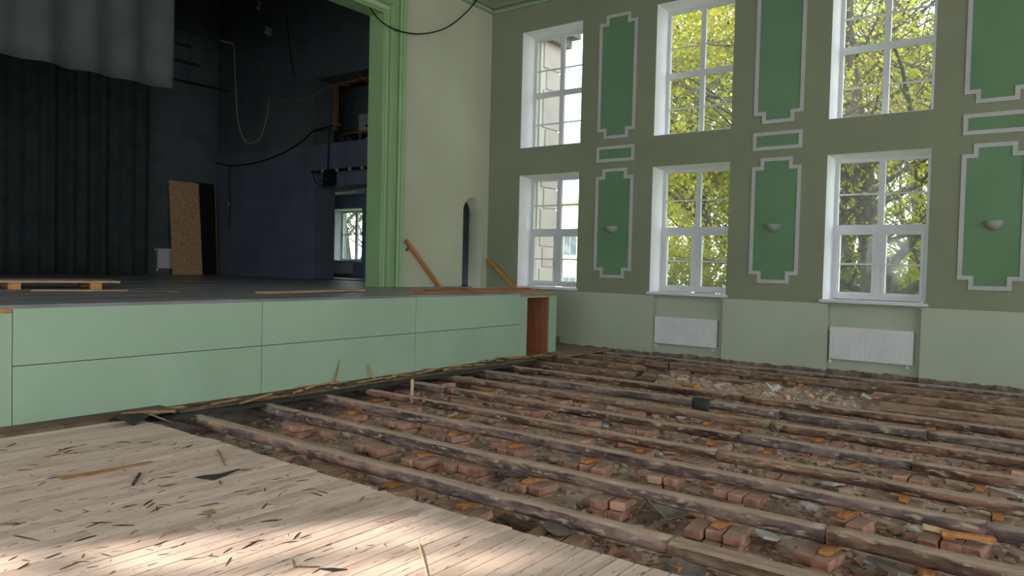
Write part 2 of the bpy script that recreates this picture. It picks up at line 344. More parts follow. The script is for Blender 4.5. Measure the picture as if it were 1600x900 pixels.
tag(wall_grid('wall_left', 0, LX - .6, LX, (RY, PY), (-.7, ZC), lh, M['wall']), 'green-grey plastered hall wall opposite the windows', kind='structure')
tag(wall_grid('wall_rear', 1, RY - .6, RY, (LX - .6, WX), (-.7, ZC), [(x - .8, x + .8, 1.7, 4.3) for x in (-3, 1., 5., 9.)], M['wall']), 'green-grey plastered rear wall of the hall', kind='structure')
# proscenium wall with the stage opening and an arched doorway
ZO, XO, XOL = 6.30, 9.66, -1.6
AX0, AX1, AZ = 12.09, 12.72, 2.76                       # arch sides and spring line
wf = empty('wall_front'); tag(wf, 'pale cream-green wall around the stage opening', kind='structure')
wall_grid('plaster', 1, PY, PY + .36, (LX, WX + .7), (-.7, ZC + .4), [(XOL - .02, XO + .02, ZS - .1, ZO + .02), (AX0, AX1, .3, AZ + (AX1 - AX0) / 2 + .02)], M['prosc_wall'], wf)
mb = MB(); r = (AX1 - AX0) / 2; cx = (AX0 + AX1) / 2; n = 14                 # arch spandrels
for s in (-1, 1):
    arc = [(cx + s * r * math.cos(t * math.pi / 2 / n), AZ + r * math.sin(t * math.pi / 2 / n)) for t in range(n + 1)]
    for k in range(n):
        (u0, v0), (u1, v1) = arc[k], arc[k + 1]; top = AZ + r + .02
        poly = [(u0, v0), (u1, v1), (u1, top), (u0, top)]
        mb.prism(poly, 1, PY, PY + .36)
mb.build('arch_spandrel', M['prosc_wall'], wf)
tag(MB().box((LX - .6, RY - .6, ZC), (WX + .14, PY, ZC + .3)).build('ceiling', M['ceiling']), 'white plastered ceiling of the hall', kind='structure')
def trim_line(n, a, b, label):
    t = MB().box(a, b).build('trim_%d' % n, M['green']); tag(t, label, kind='structure')
trim_line(1, (WX - .035, RY, 7.19), (WX, PY - .03, 7.24), 'thin green moulding line high on the window wall')
trim_line(2, (LX, PY - .035, 7.19), (WX, PY, 7.24), 'thin green moulding line high on the stage wall')
prof = [(WX, 7.30), (WX - .05, 7.30), (WX - .07, 7.36), (WX - .13, 7.44), (WX - .2, 7.46), (WX - .2, 7.5), (WX, 7.5)]
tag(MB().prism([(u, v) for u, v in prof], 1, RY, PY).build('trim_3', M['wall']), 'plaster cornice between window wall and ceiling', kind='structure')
prof = [(PY, 7.30), (PY - .05, 7.30), (PY - .07, 7.36), (PY - .13, 7.44), (PY - .2, 7.46), (PY - .2, 7.5), (PY, 7.5)]
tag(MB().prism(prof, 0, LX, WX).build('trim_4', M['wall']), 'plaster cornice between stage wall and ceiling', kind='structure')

# green stepped surround of the stage opening
prof = [(-.0, -.36), (0, .03), (.035, .03), (.04, .06), (.07, .06), (.085, .0), (.12, -.03), (.16, -.01), (.185, .1), (.22, .1), (.225, .06), (.36, .06), (.362, .015), (.378, .015),
        (.38, .09), (.405, .115), (.435, .11), (.437, .075), (.447, .075), (.45, .1), (.5, .125), (.525, .11), (.527, .07), (.56, .06), (.56, 0)]
def ringat(kind):
    out = []
    for d, h in prof:
        y = PY - h
        out.append({'rb': (XO + d, y, ZS), 'rt': (XO + d, y, ZO + d), 'lt': (XOL - d, y, ZO + d), 'lb': (XOL - d, y, ZS)}[kind])
    return out
mb = MB(); mb.loft([ringat(k) for k in ('rb', 'rt', 'lt', 'lb')], cap=False, closed=False)
tag(mb.build('trim_5', M['green']), 'bright green stepped moulding framing the stage opening', kind='structure')

# ------------------------------------------------------------------ windows
def make_window(h, tz, m1, m2, casement):
    """local: x into the wall, y 0..-WW, z 0..h"""
    root = empty('window'); y0, y1 = -.035, -WW + .035; zb, zt = .03, h - .035; xa, xb = .42, .49
    rv = MB()                                              # splayed white reveals: two jambs and the head
    rv.add([(0, 0, 0), (xa, y0, zb), (xa, y0, zt), (0, 0, h)], [(0, 1, 2, 3)]); rv.add([(0, -WW, 0), (xa, y1, zb), (xa, y1, zt), (0, -WW, h)], [(3, 2, 1, 0)])
    rv.add([(0, 0, h), (xa, y0, zt), (xa, y1, zt), (0, -WW, h)], [(0, 1, 2, 3)])
    if not casement: rv.add([(0, 0, 0), (xa, y0, zb), (xa, y1, zb), (0, -WW, 0)], [(3, 2, 1, 0)])
    rv.build('reveal', M['reveal'], root)
    b = .06; ym = (y0 + y1) / 2
    fr = MB().box((xa, y1, zb), (xb, y1 + b, zt)).box((xa, y0 - b, zb), (xb, y0, zt)).box((xa, y1 + b, zt - b), (xb, y0 - b, zt)).box((xa, y1 + b, zb), (xb, y0 - b, zb + b))
    fr.box((xa, ym - .048, zb + b), (xb, ym + .048, zt - b)).box((xa - .004, y1 + b, tz - .055), (xb, ym - .048, tz + .055)).box((xa - .004, ym + .048, tz - .055), (xb, y0 - b, tz + .055))
    fr.build('frame', M['white'], root)
    for s, (ya, yb) in enumerate(((y1 + b, ym - .048), (ym + .048, y0 - b))):
        for part, (za, zc, zm) in enumerate(((tz + .055, zt - b, m1), (zb + b, tz - .055, m2))):
            ya2, yb2, za2, zc2 = ya, yb, za, zc; x1 = xa
            if casement and part == 1:
                c = .055; x1 = xa - .018
                sh = MB().box((x1, ya, za), (xb - .01, ya + c, zc)).box((x1, yb - c, za), (xb - .01, yb, zc)).box((x1, ya + c, za), (xb - .01, yb - c, za + c)).box((x1, ya + c, zc - c), (xb - .01, yb - c, zc)).build('sash', M['white'], root)
                hy = yb - .025 if s == 0 else ya + .025
                MB().box((x1 - .03, hy - .012, zm - .04), (x1 - .001, hy + .012, zm + .0)).box((x1 - .04, hy - .01, zm - .12), (x1 - .03, hy + .01, zm)).build('handle', M['white'], sh)
                ya2, yb2, za2, zc2 = ya + c, yb - c, za + c, zc - c
            MB().box((xa + .02, ya2, zm - .014), (xb - .02, yb2, zm + .014)).build('muntin', M['white'], root)
            for p, q in ((za2, zm - .014), (zm + .014, zc2)):
                MB().box((xa + .032, ya2, p), (xa + .038, yb2, q)).build('pane', M['glass'], root)
    if casement:
        MB().bevbox((-.06, -WW - .04, -.03), (.42, .04, .02), .006).build('sill', M['white'], root)
    return root
pl = make_window(ZLT - ZLB, 1.222, 1.79, .62, True); pu = make_window(ZUT - ZUB, 1.2, 1.733, .56, False)
wl = ['lower window beside the stage with pale stone blocks outside', 'middle lower window above a radiator with globe lamp outside', 'lower right window above the nearest radiator with dark tree outside',
      'upper window nearest the stage with white sky', 'upper middle window filled with pale leafy branches', 'upper right window with tree trunk behind the mullion',
      'lower window beyond the right edge of view', 'upper window beyond the right edge of view', 'second lower window beyond the right edge', 'second upper window beyond the right edge']
idx = 0
for zz, proto, ks in ((ZLB, pl, (0, 1, 2)), (ZUB, pu, (0, 1, 2)), (ZLB, pl, (3, 4)), (ZUB, pu, (3, 4))):
    for k in ks:
        o = proto if idx in (0, 3) else copy_tree(proto)
        o.location = (WX, W0 - k * DW, zz); idx += 1; o.name = 'window_%d' % idx
        tag(o, wl[idx - 1], kind='structure', group='windows of the hall')
for y in LWIN:
    for zz, proto in ((ZLB, pl), (ZUB, pu))[:2 if y in LWIN[:2] else 1]:
        o = copy_tree(proto, None, ('pane', 'handle')); o.location = (LX, y, zz); o.rotation_euler.z = math.pi; idx += 1; o.name = 'window_%d' % idx
        tag(o, 'white window in the wall behind the camera', kind='structure', group='windows of the hall')

# ------------------------------------------------------------------ painted wall panels between the windows
def stepped(ya, yb, za, zb, st):
    return [(ya, za + st), (ya + st, za + st), (ya + st, za), (yb - st, za), (yb - st, za + st), (yb, za + st), (yb, zb - st), (yb - st, zb - st), (yb - st, zb), (ya + st, zb), (ya + st, zb - st), (ya, zb - st)]
def panel(n, yc, za, zb, st, label):
    root = empty('trim_%d' % n, (WX, yc, za)); hw = .42; b = .062
    out = stepped(-hw, hw, 0, zb - za, st) if st else [(-hw, 0), (hw, 0), (hw, zb - za), (-hw, zb - za)]
    inn = stepped(-hw + b, hw - b, b, zb - za - b, st) if st else [(-hw + b, b), (hw - b, b), (hw - b, zb - za - b), (-hw + b, zb - za - b)]
    MB().prism(inn, 0, -.006, 0).build('field', M['panel_green'], root)
    mb = MB(); k = len(out)
    v = [(-.022, *p) for p in out] + [(-.022, *p) for p in inn] + [(0, *p) for p in out] + [(-.006, *p) for p in inn]
    f = []
    for i in range(k):
        j = (i + 1) % k; f += [(i, j, k + j, k + i), (2 * k + i, 2 * k + j, j, i), (k + i, k + j, 3 * k + j, 3 * k + i)]
    mb.add(v, f).build('border', M['border'], root)
    tag(root, label, kind='structure')
nt_ = 6
for k, where in enumerate(('between the first and second windows', 'between the second and third windows', 'at the right edge', 'beyond the right edge')):
    yc = 7.235 - k * 3.17
    panel(nt_, yc, 4.175, 6.625, .148, 'tall upper green wall panel with pale stepped border ' + where); panel(nt_ + 1, yc, 3.715, 4.028, 0, 'small green oblong wall panel with pale border ' + where)
    panel(nt_ + 2, yc, 1.405, 3.58, .148, 'lower green wall panel with pale stepped border and lamp ' + where); nt_ += 3
# wall lamps
def sconce(y, label):
    root = empty('wall_lamp', (WX - .006, y, 2.36)); pr = []
    mb = MB(); n = 16; m = 7; rx = .125
    for i in range(m + 1):
        a = math.pi / 2 * i / m; rr = rx * math.cos(a); h = -.13 * math.sin(a)
        pr.append((max(rr, .004), h))
    full = pr + [(max(q[0] - .01, .002), q[1] + .012) for q in reversed(pr[:-1])]
    mb.lathe([(q, z + .06) for q, z in full], (0, 0, 0), n, math.pi / 2, math.pi * 1.5)
    mb.build('shade', M['lamp'], root, smooth=True)
    MB().box((-.02, -.05, -.02), (0, .05, .05)).build('wall_plate', M['lamp'], root)
    MB().tube([(-.04, 0, .0), (-.04, 0, .05)], .02, 10).build('bulb', M['bulb'], root)
    tag(root, label, 'wall lamp', 'half-bowl wall lamps')
sconce(7.26, 'grey half-bowl wall lamp on the green panel nearest the stage'); sconce(4.08, 'grey half-bowl wall lamp on the middle green panel'); sconce(.875, 'grey half-bowl wall lamp on the green panel at right edge')

# ------------------------------------------------------------------ radiators
def radiator(loc, w, h, rz, label, ribs=True):
    """local: x along the width, front at y=-depth"""
    root = empty('radiator', loc, rz); d = .09
    mb = MB(); nrib = int(w / .035)
    for side, ys in ((0, (-d, -d + .012)), ):
        pts = []
        for i in range(nrib):
            x = -w / 2 + .03 + (w - .06) * i / (nrib - 1); pts += [(x - .008, -d), (x - .004, -d - .003), (x + .004, -d - .003), (x + .008, -d)]
        poly = [(-w / 2, -d)] + pts + [(w / 2, -d), (w / 2, -d + .014), (-w / 2, -d + .014)]
        mb.prism(poly, 2, .03, h - .03)
        mb.box((-w / 2, -d, 0), (w / 2, -d + .014, .03)).box((-w / 2, -d, h - .03), (w / 2, -d + .014, h))
    mb.build('front_plate', M['radiator'], root)
    MB().box((-w / 2, -.014 - .02, 0), (w / 2, -.02, h)).build('rear_plate', M['radiator'], root)
    MB().box((-w / 2, -d + .014, .02), (-w / 2 + .006, -.034, h - .01)).build('side_cover', M['radiator'], root); MB().box((w / 2 - .006, -d + .014, .02), (w / 2, -.034, h - .01)).build('side_cover', M['radiator'], root)
    g = MB()
    for i in range(int(w / .05)): x = -w / 2 + .02 + i * .05; g.box((x, -d + .014, h - .008), (x + .035, -.034, h - .002))
    g.build('top_grille', M['radiator'], root)
    MB().tube([(-w / 2 - .0, -.05, h - .05), (-w / 2 - .07, -.05, h - .05)], .012, 8).tube([(-w / 2 - .06, -.05, h - .05), (-w / 2 - .06, -.05, h + .0)], .02, 8).build('valve', M['radiator'], root)
    for x in (-w / 2 - .015, w / 2 - .1): MB().box((x, -.05, -.07), (x + .05, -.0, -.02)).build('bracket', M['radiator'], root)
    tag(root, label, 'radiator', 'white panel radiators'); return root
# window wall faces -X: local -y -> world -x : rotate by -90 deg
radiator((WX + .14, 5.68, .185), 1.24, .51, -math.pi / 2, 'white panel radiator in the niche under the middle window')
radiator((WX + .14, 2.49, .185), 1.24, .53, -math.pi / 2, 'white panel radiator in the niche under the right window')

# ------------------------------------------------------------------ stage
st = empty('stage', (5, SY, 0)); tag(st, 'raised stage with dark deck and pale green panelled front', 'stage')
def stage_box(name, a, b, m):
    o = (5, SY, 0); return MB().box(tuple(p - q for p, q in zip(a, o)), tuple(p - q for p, q in zip(b, o))).build(name, m, st)
g = .004
for xa, xb in ((2.624, 5.237), (5.237, 7.846), (7.846, 10.456)):
    stage_box('front_panel', (xa + g, SY, .575), (xb - g, SY + .018, 1.1), M['stage_green'])
    stage_box('front_panel', (xa + g, SY + rnd.uniform(-.002, .002), .0), (xb - g, SY + .018, .567), M['stage_green'])
for xa, xb in ((0, 2.624), (-2.6, 0), (LX, -2.6)):
    stage_box('front_panel', (xa + g, SY - .004, .0), (xb - g, SY + .018, 1.06), M['stage_green'])
    stage_box('top_batten', (xa + g, SY - .01, 1.062), (xb - g, SY + .02, 1.1), M['shim'])
# end box with its open brown niche
stage_box('end_post', (10.456, SY, 0), (10.665, SY + .03, 1.06), M['stage_green']); stage_box('end_post', (11.385, SY, 0), (11.61, SY + .03, 1.06), M['stage_green'])
stage_box('header', (10.665, SY, 1.035), (11.385, SY + .03, 1.06), M['stage_green']); stage_box('end_cap', (10.456, SY - .012, 1.062), (11.62, SY + .3, ZS + .002), M['beigeplank'])
stage_box('niche_back', (10.6, SY + .55, 0), (11.5, SY + .57, 1.06), M['niche_wood']); stage_box('niche_side', (10.63, SY + .031, 0), (10.66, SY + .55, 1.06), M['niche_wood']); stage_box('niche_side', (11.39, SY + .031, 0), (11.42, SY + .55, 1.06), M['niche_wood'])
stage_box('niche_plank', (11.0, SY + .525, .12), (11.2, SY + .549, 1.0), M['niche_wood']); stage_box('niche_floor', (10.66, SY + .0, -.012), (11.39, SY + .55, .004), M['niche_wood'])
stage_box('end_wall', (11.585, SY + .031, 0), (11.61, 9.0, 1.06), M['stage_green']); stage_box('carcass', (LX, SY + .02, 0), (10.5, SY + .05, 1.09), M['dark_gap'])
stage_box('carcass', (10.3, 8.98, -.3), (11.58, 9.0, 1.09), M['stage_green']); stage_box('carcass', (10.28, 9.0, -.3), (10.3, PY, 1.09), M['stage_green'])
y = SY - .006; i = 0
while y < SBY - .01:                              # deck boards run along the stage front
    w = min(.36, SBY - y); y1 = y + w
    xr = 10.3 if 8.99 < y1 and y < PY - .2 else 11.61
    if y >= PY - .2: xr = 12.2
    if y < 9.0 < y1: y1 = 9.0
    if y < PY - .2 < y1: y1 = PY - .2
    xl = LX if y < PY else -4
    stage_box('deck_board', (xl, y + .0015, 1.1 if y < 8.0 and i else 1.1), (xr, y1 - .0015, ZS + rnd.uniform(-.0015, .0015)), M['deck']); y = y1; i += 1
# hidden stair from the stage down to the hall, behind the end box
sr = empty('corner_stair', (11.6, 9.7, 0)); tag(sr, 'short corner stair between stage end and window wall', 'stair')
for k in range(3): MB().box((10.3 + .3 * k - 11.6, 9.0 - 9.7, -.3), (10.6 + .3 * k - 11.6, PY - 9.7, ZS - .18 * (k + 1))).build('step', M['fibre'], sr)
MB().box((11.2 - 11.6, 9.0 - 9.7, -.3), (WX - 11.6, PY - 9.7, .42)).build('landing', M['fibre'], sr)
for k in range(2): MB().box((11.62 - 11.6, 8.72 - .28 * k - 9.7, -.3), (WX - 11.6, 9.0 - .28 * k - 9.7, .28 - .14 * k)).build('step', M['fibre'], sr)

# handrails
def handrail(a, b, off, label, brackets):
    root = empty('handrail', a); a, b, off = Vector(a), Vector(b), Vector(off); d = b - a
    side = off.normalized(); up = d.normalized().cross(side); rings = []
    for t in (0, 1):
        p = d * t + off; rings.append([p + side * u + up * v for u, v in ((-.02, -.035), (.02, -.035), (.028, -.02), (.028, .02), (.02, .035), (-.02, .035), (-.028, .02), (-.028, -.02))])
    MB().loft(rings).build('rail', M['rail'], root)
    for t in brackets:
        p = d * t; q = p + off; MB().tube([p + Vector((0, 0, -.1)), p + off * .8 + Vector((0, 0, -.1)), q], .009, 8).tube([p + Vector((0, 0, -.1)) - off * .0, p + Vector((0, 0, -.1)) + off * .08], .035, 12).build('bracket', M['metal'], root)
    tag(root, label, 'handrail')
handrail((10.32, PY, 2.05), (11.55, PY, .9), (0, -.07, 0), 'sloping orange wooden handrail on the wall beside the green moulding', (.07, .85))
handrail((WX, 10.36, 1.74), (WX, 9.2, .82), (-.07, 0, 0), 'sloping orange wooden handrail on the window wall by the arch', (.1, .9))

# lumber and platform lying on the deck
def plank(name, a, b, w, t, m, label, cat='plank', group=None, lift=0):
    a, b = Vector(a), Vector(b); d = b - a; L = d.length; ang = math.atan2(d.y, d.x)
    o = MB().bevbox((-L / 2, -w / 2, 0), (L / 2, w / 2, t), min(t, w) * .12).build(name, m, None, (a + b) / 2, rot=(0, -math.asin(d.z / L) if L else 0, ang)); return tag(o, label, cat, group)
P_ = ['longest reddish plank at the front edge of the stage', 'reddish plank second from the stage edge', 'reddish plank third from the stage edge', 'reddish plank at the back of the stage bundle', 'reddish plank lying on top of the bundle', 'short reddish plank on top of the bundle by the box']
for k, (xa, xb, y, z) in enumerate(((8.15, 11.45, 8.02, 0), (8.3, 11.5, 8.17, 0), (8.75, 11.5, 8.32, 0), (8.9, 11.45, 8.47, 0), (8.6, 11.2, 8.12, .026), (9.7, 11.5, 8.3, .026))):
    plank('plank', (xa, y + .05, ZS + .002 + z), (xb, y - .03, ZS + .002 + z), .12, .024, M['redplank'], P_[k], group='reddish planks on the stage')
plank('plank', (10.2, 8.62, ZS + .004), (11.55, 8.58, ZS + .004), .06, .02, M['pale'], 'white painted strip lying behind the reddish planks')
plank('plank', (5.95, 8.75, ZS + .004), (7.95, 9.0, ZS + .004), .2, .03, M['beigeplank'], 'beige board lying alone in the middle of the stage edge')
plank('plank', (3.75, 10.35, ZS + .004), (4.75, 9.95, ZS + .004), .1, .02, M['beigeplank'], 'short board on the deck in front of the platform')
plank('plank', (4.3, 9.85, ZS + .004), (5.2, 9.5, ZS + .004), .05, .015, M['fibre'], 'thin dark strip on the deck in front of the platform')
pf = empty('low_platform', (4.36, 11.4, ZS), math.radians(-14)); tag(pf, 'low wooden platform on blocks on the left of the deck', 'platform')
for k in range(5): MB().bevbox((-.8, -.5 + k * .2, .085), (.8, -.305 + k * .2, .115), .004).build('slat', M['beigeplank'], pf)
for x in (-.45, .5):
    for y in (-.42, .42): MB().box((x - .07, y - .07, 0), (x + .07, y + .07, .085)).build('block', M['shim'], pf)

# ------------------------------------------------------------------ inside of the stage
tag(wall_grid('wall_stage_back', 1, SBY, SBY + .3, (-4, SX + .3), (0, 10.5), [], M['dark_wall']), 'dark back wall of the stage', kind='structure')
tag(MB().box((-4.3, PY + .36, 0), (-4, SBY + .3, 10.5)).build('wall_stage_left', M['dark_wall']), 'dark left wall of the stage', kind='structure')
tag(MB().box((-4, PY + .36, 10.2), (SX + .3, SBY, 10.5)).build('ceiling_stage', M['dark_wall']), 'dark ceiling over the stage', kind='structure')
tag(MB().box((LX, PY, ZC + .4), (WX + .7, PY + .36, 10.5)).build('wall_stage_front', M['dark_wall']), 'wall above the stage opening', kind='structure')
DY0, DY1, DZ = 12.0, 15.55, 3.5
OY0, OY1, OZ0, OZ1 = 12.4, 15.62, 4.58, 6.27
ws = empty('wall_stage_side'); tag(ws, 'dark stage side wall painted blue-grey below', kind='structure')
wall_grid('plaster', 0, SX, SX + .65, (11.95, SBY), (0, 10.5), [(DY0, DY1, ZS, DZ), (OY0, OY1, OZ0, OZ1)], M['side_wall'], ws)
mb = MB().box((11.7, PY + .36, 0), (11.85, 11.95, 10.5)).box((11.85, 11.8, 0), (SX, 11.95, 10.5)).box((SX + .65, PY + .36, 0), (SX + .75, 11.95, 4.2)).box((SX, 11.85, 0), (SX + .65, 11.95, 4)).box((11.85, PY + .36, 4.2), (SX + .75, 11.8, 4.3)); mb.build('passage', M['dark_wall'], ws)
# room behind the doorway, with its window in the outer wall
RX, RZ = 14.8, 3.62
tag(wall_grid('wall_side_room', 0, RX, RX + .62, (PY + .36, 20.4), (-1.3, 7.6), [(16.74, 18.16, 1.62, 3.2)], M['room_wall']), 'blue-grey outer wall of the side room', kind='structure')
tag(MB().box((SX + .65, 19.4, ZS), (RX, 19.6, 7.2)).build('wall_side_room_end', M['room_wall']), 'blue end wall of the side room', kind='structure')
tag(MB().box((SX + .65, PY + .36, RZ), (RX, 19.4, RZ + .25)).build('ceiling_side_room', M['room_white']), 'white ceiling of the side room', kind='structure')
tag(MB().box((SX + .65, PY + .36, ZS - .1), (RX, 19.4, ZS)).build('floor_side_room', M['deck']), 'grey floor of the side room', kind='structure')
tag(MB().box((SX - .0, DY0, ZS - .1), (SX + .65, DY1, ZS)).build('floor_doorway', M['deck']), 'grey threshold of the stage side doorway', kind='structure')
w = empty('window_30', (RX, 18.16, 1.62)); tag(w, 'small window of the room seen through the stage doorway', kind='structure'); hh, w2 = 1.58, 1.42
rv = MB(); rv.add([(0, 0, 0), (.4, -.03, .02), (.4, -.03, hh - .03), (0, 0, hh)], [(0, 1, 2, 3)]).add([(0, -w2, 0), (.4, -w2 + .03, .02), (.4, -w2 + .03, hh - .03), (0, -w2, hh)], [(3, 2, 1, 0)]).add([(0, 0, hh), (.4, -.03, hh - .03), (.4, -w2 + .03, hh - .03), (0, -w2, hh)], [(0, 1, 2, 3)])
rv.build('reveal', M['room_white'], w)
mb = MB().box((.4, -.09, .02), (.46, -.03, hh - .03)).box((.4, -w2 + .03, .02), (.46, -w2 + .09, hh - .03)).box((.4, -w2 + .09, .02), (.46, -.09, .08)).box((.4, -w2 + .09, hh - .09), (.46, -.09, hh - .03)).box((.4, -w2 / 2 - .05, .08), (.46, -w2 / 2 + .05, hh - .09))
mb.build('frame', M['white'], w)
for ya, yb in ((-w2 / 2 + .05, -.09), (-w2 + .09, -w2 / 2 - .05)):
    MB().box((.42, ya, .8), (.44, yb, .83)).build('muntin', M['white'], w)
    for p, q, m in ((.08, .8, M['bulb']), (.83, hh - .09, M['glass'])): MB().box((.428, ya, p), (.434, yb, q)).build('pane', M['glass'], w)
MB().box((-.05, -w2 - .03, -.03), (.4, .03, .02)).build('sill', M['white'], w)
radiator((RX, 17.6, ZS + .1), 1.1, .34, -math.pi / 2, 'white radiator under the window of the side room')
def tube_light(loc, L, label):
    r_ = empty('ceiling_light', loc); MB().box((-.06, -L / 2, -.05), (.06, L / 2, 0)).build('housing', M['white'], r_)
    MB().tube([(0, -L / 2 + .03, -.07), (0, L / 2 - .03, -.07)], .018, 8).build('lamp_tube', M['bulb'], r_); tag(r_, label, 'light')
tube_light((13.6, 16.2, RZ), 1.2, 'unlit fluorescent ceiling light in the side room')
# booth behind the upper opening
bo = empty('wall_booth'); tag(bo, 'dark booth behind the upper opening in the stage side wall', kind='structure')
MB().box((SX + .65, 11.6, 4.2), (14.6, 16.2, OZ0 - .02)).build('booth_floor', M['dark_wall'], bo); MB().box((13.75, 11.6, OZ0 - .02), (13.9, 16.2, 6.6)).build('booth_back', M['dark_wall'], bo)
MB().box((SX + .65, 16.0, OZ0 - .02), (13.75, 16.2, 6.6)).build('booth_end', M['dark_wall'], bo); MB().box((SX + .65, 11.6, OZ0 - .02), (13.75, 11.7, 6.6)).build('booth_end', M['dark_wall'], bo); MB().box((SX + .65, 11.6, 6.5), (13.9, 16.2, 6.6)).build('booth_ceiling', M['dark_wall'], bo)
fw = empty('booth_frame', (SX + .52, 15.42, OZ0)); tag(fw, 'rough brown timber frame in the upper stage-side opening', 'frame')
MB().box((0, .0, 0.45), (.1, .13, OZ1 - OZ0)).build('post', M['brown'], fw); MB().box((0, -2.4, OZ1 - OZ0 - .06), (.1, 0, OZ1 - OZ0)).build('lintel', M['brown'], fw)
MB().box((.3, -1.9, .38), (.75, .05, .43)).build('shelf', M['brown'], fw); MB().box((.3, -.62, 0), (.36, -.45, .38)).build('leg', M['brown'], fw); MB().box((.3, -1.88, 0), (.36, -1.75, .38)).build('leg', M['brown'], fw)
def carton(loc, s, label):
    r_ = empty('carton', loc); MB().bevbox((-s[0] / 2, -s[1] / 2, 0), (s[0] / 2, s[1] / 2, s[2]), .006).build('box', M['cardboard'], r_)
    t = s[2] * .22; MB().prism([(-t, s[2] * .35), (t, s[2] * .35), (0, s[2] * .35 + 1.7 * t)], 0, -s[0] / 2 - .002, -s[0] / 2 - .0005).build('printed_mark', M['black'], r_); tag(r_, label, 'carton', 'cartons in the booth')
carton((13.15, 14.6, OZ0 + .43), (.3, .36, .26), 'pale carton with dark triangle mark on the booth shelf'); carton((13.15, 14.1, OZ0 + .43), (.3, .36, .2), 'lower pale carton beside the first on booth shelf')
carton((13.5, 15.0, OZ0 - .02), (.4, .5, .98), 'tall pale carton with triangle mark at the back of the booth')
o = empty('loudspeaker', (12.95, 15.05, OZ0)); MB().bevbox((-.15, -.2, -.02), (.15, .2, .36), .01).build('cabinet', M['black'], o); MB().lathe([(.001, 0), (.12, 0), (.13, .012), (.14, .012)], (0, 0, 0), 18).build('cone', M['pipe'], o, (-.152, 0, .16), rot=(0, -math.pi / 2, 0)); tag(o, 'black box loudspeaker on the booth ledge', 'loudspeaker')
# spotlight bar above the doorway
lb = empty('light_bar', (SX - .14, 13.6, 3.87)); tag(lb, 'black pipe with white clamps above the stage side doorway', 'light bar')
MB().tube([(0, -1.4, 0), (0, 1.9, 0)], .035, 10).build('pipe', M['black'], lb)
for y in (1.45, .9, .42, -.02, -.5): MB().lathe([(.037, -.05), (.05, -.05), (.05, .05), (.037, .05)], (0, 0, 0), 12).build('clamp', M['cardboard'], lb, (0, y, 0), rot=(math.pi / 2, 0, 0))
MB().tube([(.0, 1.7, 0), (.14, 1.7, 0)], .02, 8).tube([(.0, -.9, 0), (.14, -.9, 0)], .02, 8).build('wall_bracket', M['black'], lb)
o = empty('control_box', (SX - .16, 14.8, 3.48)); MB().bevbox((-.09, -.15, 0), (.09, .15, .36), .008).build('case', M['black'], o); MB().box((-.094, -.01, .15), (-.09, .01, .17)).build('indicator', M['cardboard'], o); tag(o, 'black control box hanging from the pipe over doorway', 'box')

# curtains and drapes
def drape(name, xa, xb, y, za, zb, folds, amp, m, label, cat, seed, sag=0):
    r_ = random.Random(seed); nx, nz = 260, 14; mb = MB(); vs_ = []; fs = []
    ph = [(r_.uniform(.7, 1.5) * folds, r_.uniform(0, 6.28), r_.uniform(.3, 1)) for _ in range(5)]
    for j in range(nz + 1):
        t = j / nz
        for i in range(nx + 1):
            u = i / nx; s = sum(a * math.sin(f_ * 6.283 * (u + sag * (1 - t) * .03 * math.sin(3 * u + f_)) + p) for f_, p, a in ph) / 2.2
            vs_.append((xa + (xb - xa) * u, y + amp * s * (.7 + .3 * (1 - t)), za + (zb - za) * t ))
    for j in range(nz):
        for i in range(nx): a = j * (nx + 1) + i; fs.append((a, a + 1, a + nx + 2, a + nx + 1))
    mb.add(vs_, fs); o = mb.build(name, m, smooth=True); mod = o.modifiers.new('thickness', 'SOLIDIFY'); mod.thickness = .006; return tag(o, label, cat)
drape('stage_curtain', -3.2, 9.85, 19.5, ZS + .01, 9.6, 26, .2, M['curtain'], 'long dark green curtain along the back of the stage', 'curtain', 3)
drape('border_drape', -3.5, 6.15, 11.5, 4.28, 9.5, 13, .075, M['drape'], 'grey cloth drape hanging high across the front of the stage', 'drape', 5, 2)
# battens
for k, (a, b, lab) in enumerate(((((4.0, 15, 6.41), (9.1, 15, 6.41)), None, 'longest black fly batten pipe with cable tied on'), (((4.0, 14.6, 5.95), (8.2, 14.6, 5.95)), None, 'second black fly batten pipe behind the drape'),
                                 (((4.0, 15, 5.72), (8.63, 15, 5.72)), None, 'third black fly batten pipe behind the drape'), (((4.0, 15, 5.3), (9.6, 15.4, 5.42)), None, 'lowest black fly batten pipe behind the drape'))):
    r_ = empty('fly_batten', a[0]); d = Vector(a[1]) - Vector(a[0])
    MB().tube([(0, 0, 0), d], .032, 8).build('pipe', M['black'], r_)
    for t in (.1, .5, .82): MB().tube([d * t, d * t + Vector((0, 0, 9.9 - a[0][2]))], .004, 5).build('cable', M['black'], r_)
    tag(r_, lab, 'batten')
# panels leaning at the stage back
def leaning(name, xa, xb, y, h, t, m, label, lean=.09, edge=None):
    o = MB().box((0, -t, 0), (xb - xa, 0, h)).build(name, m, None, (xa, y, ZS), rot=(-lean, 0, 0)); return tag(o, label, 'panel')
leaning('board_panel', 10.62, 11.5, 19.72, 2.62, .02, M['osb'], 'tall chipboard panel leaning at the back of the stage', .1)
leaning('black_sheet', 11.42, 11.98, 19.80, 2.64, .03, M['black'], 'black panel leaning beside the chipboard sheet', .08)
o = leaning('edge_batten', 12.0, 12.04, 19.82, 2.5, .04, M['brown'], 'thin brown batten leaning beside the black panel', .07)
radiator((10.66, SBY, 1.30), .6, .55, 0, 'small white radiator on the stage back wall beside curtain')
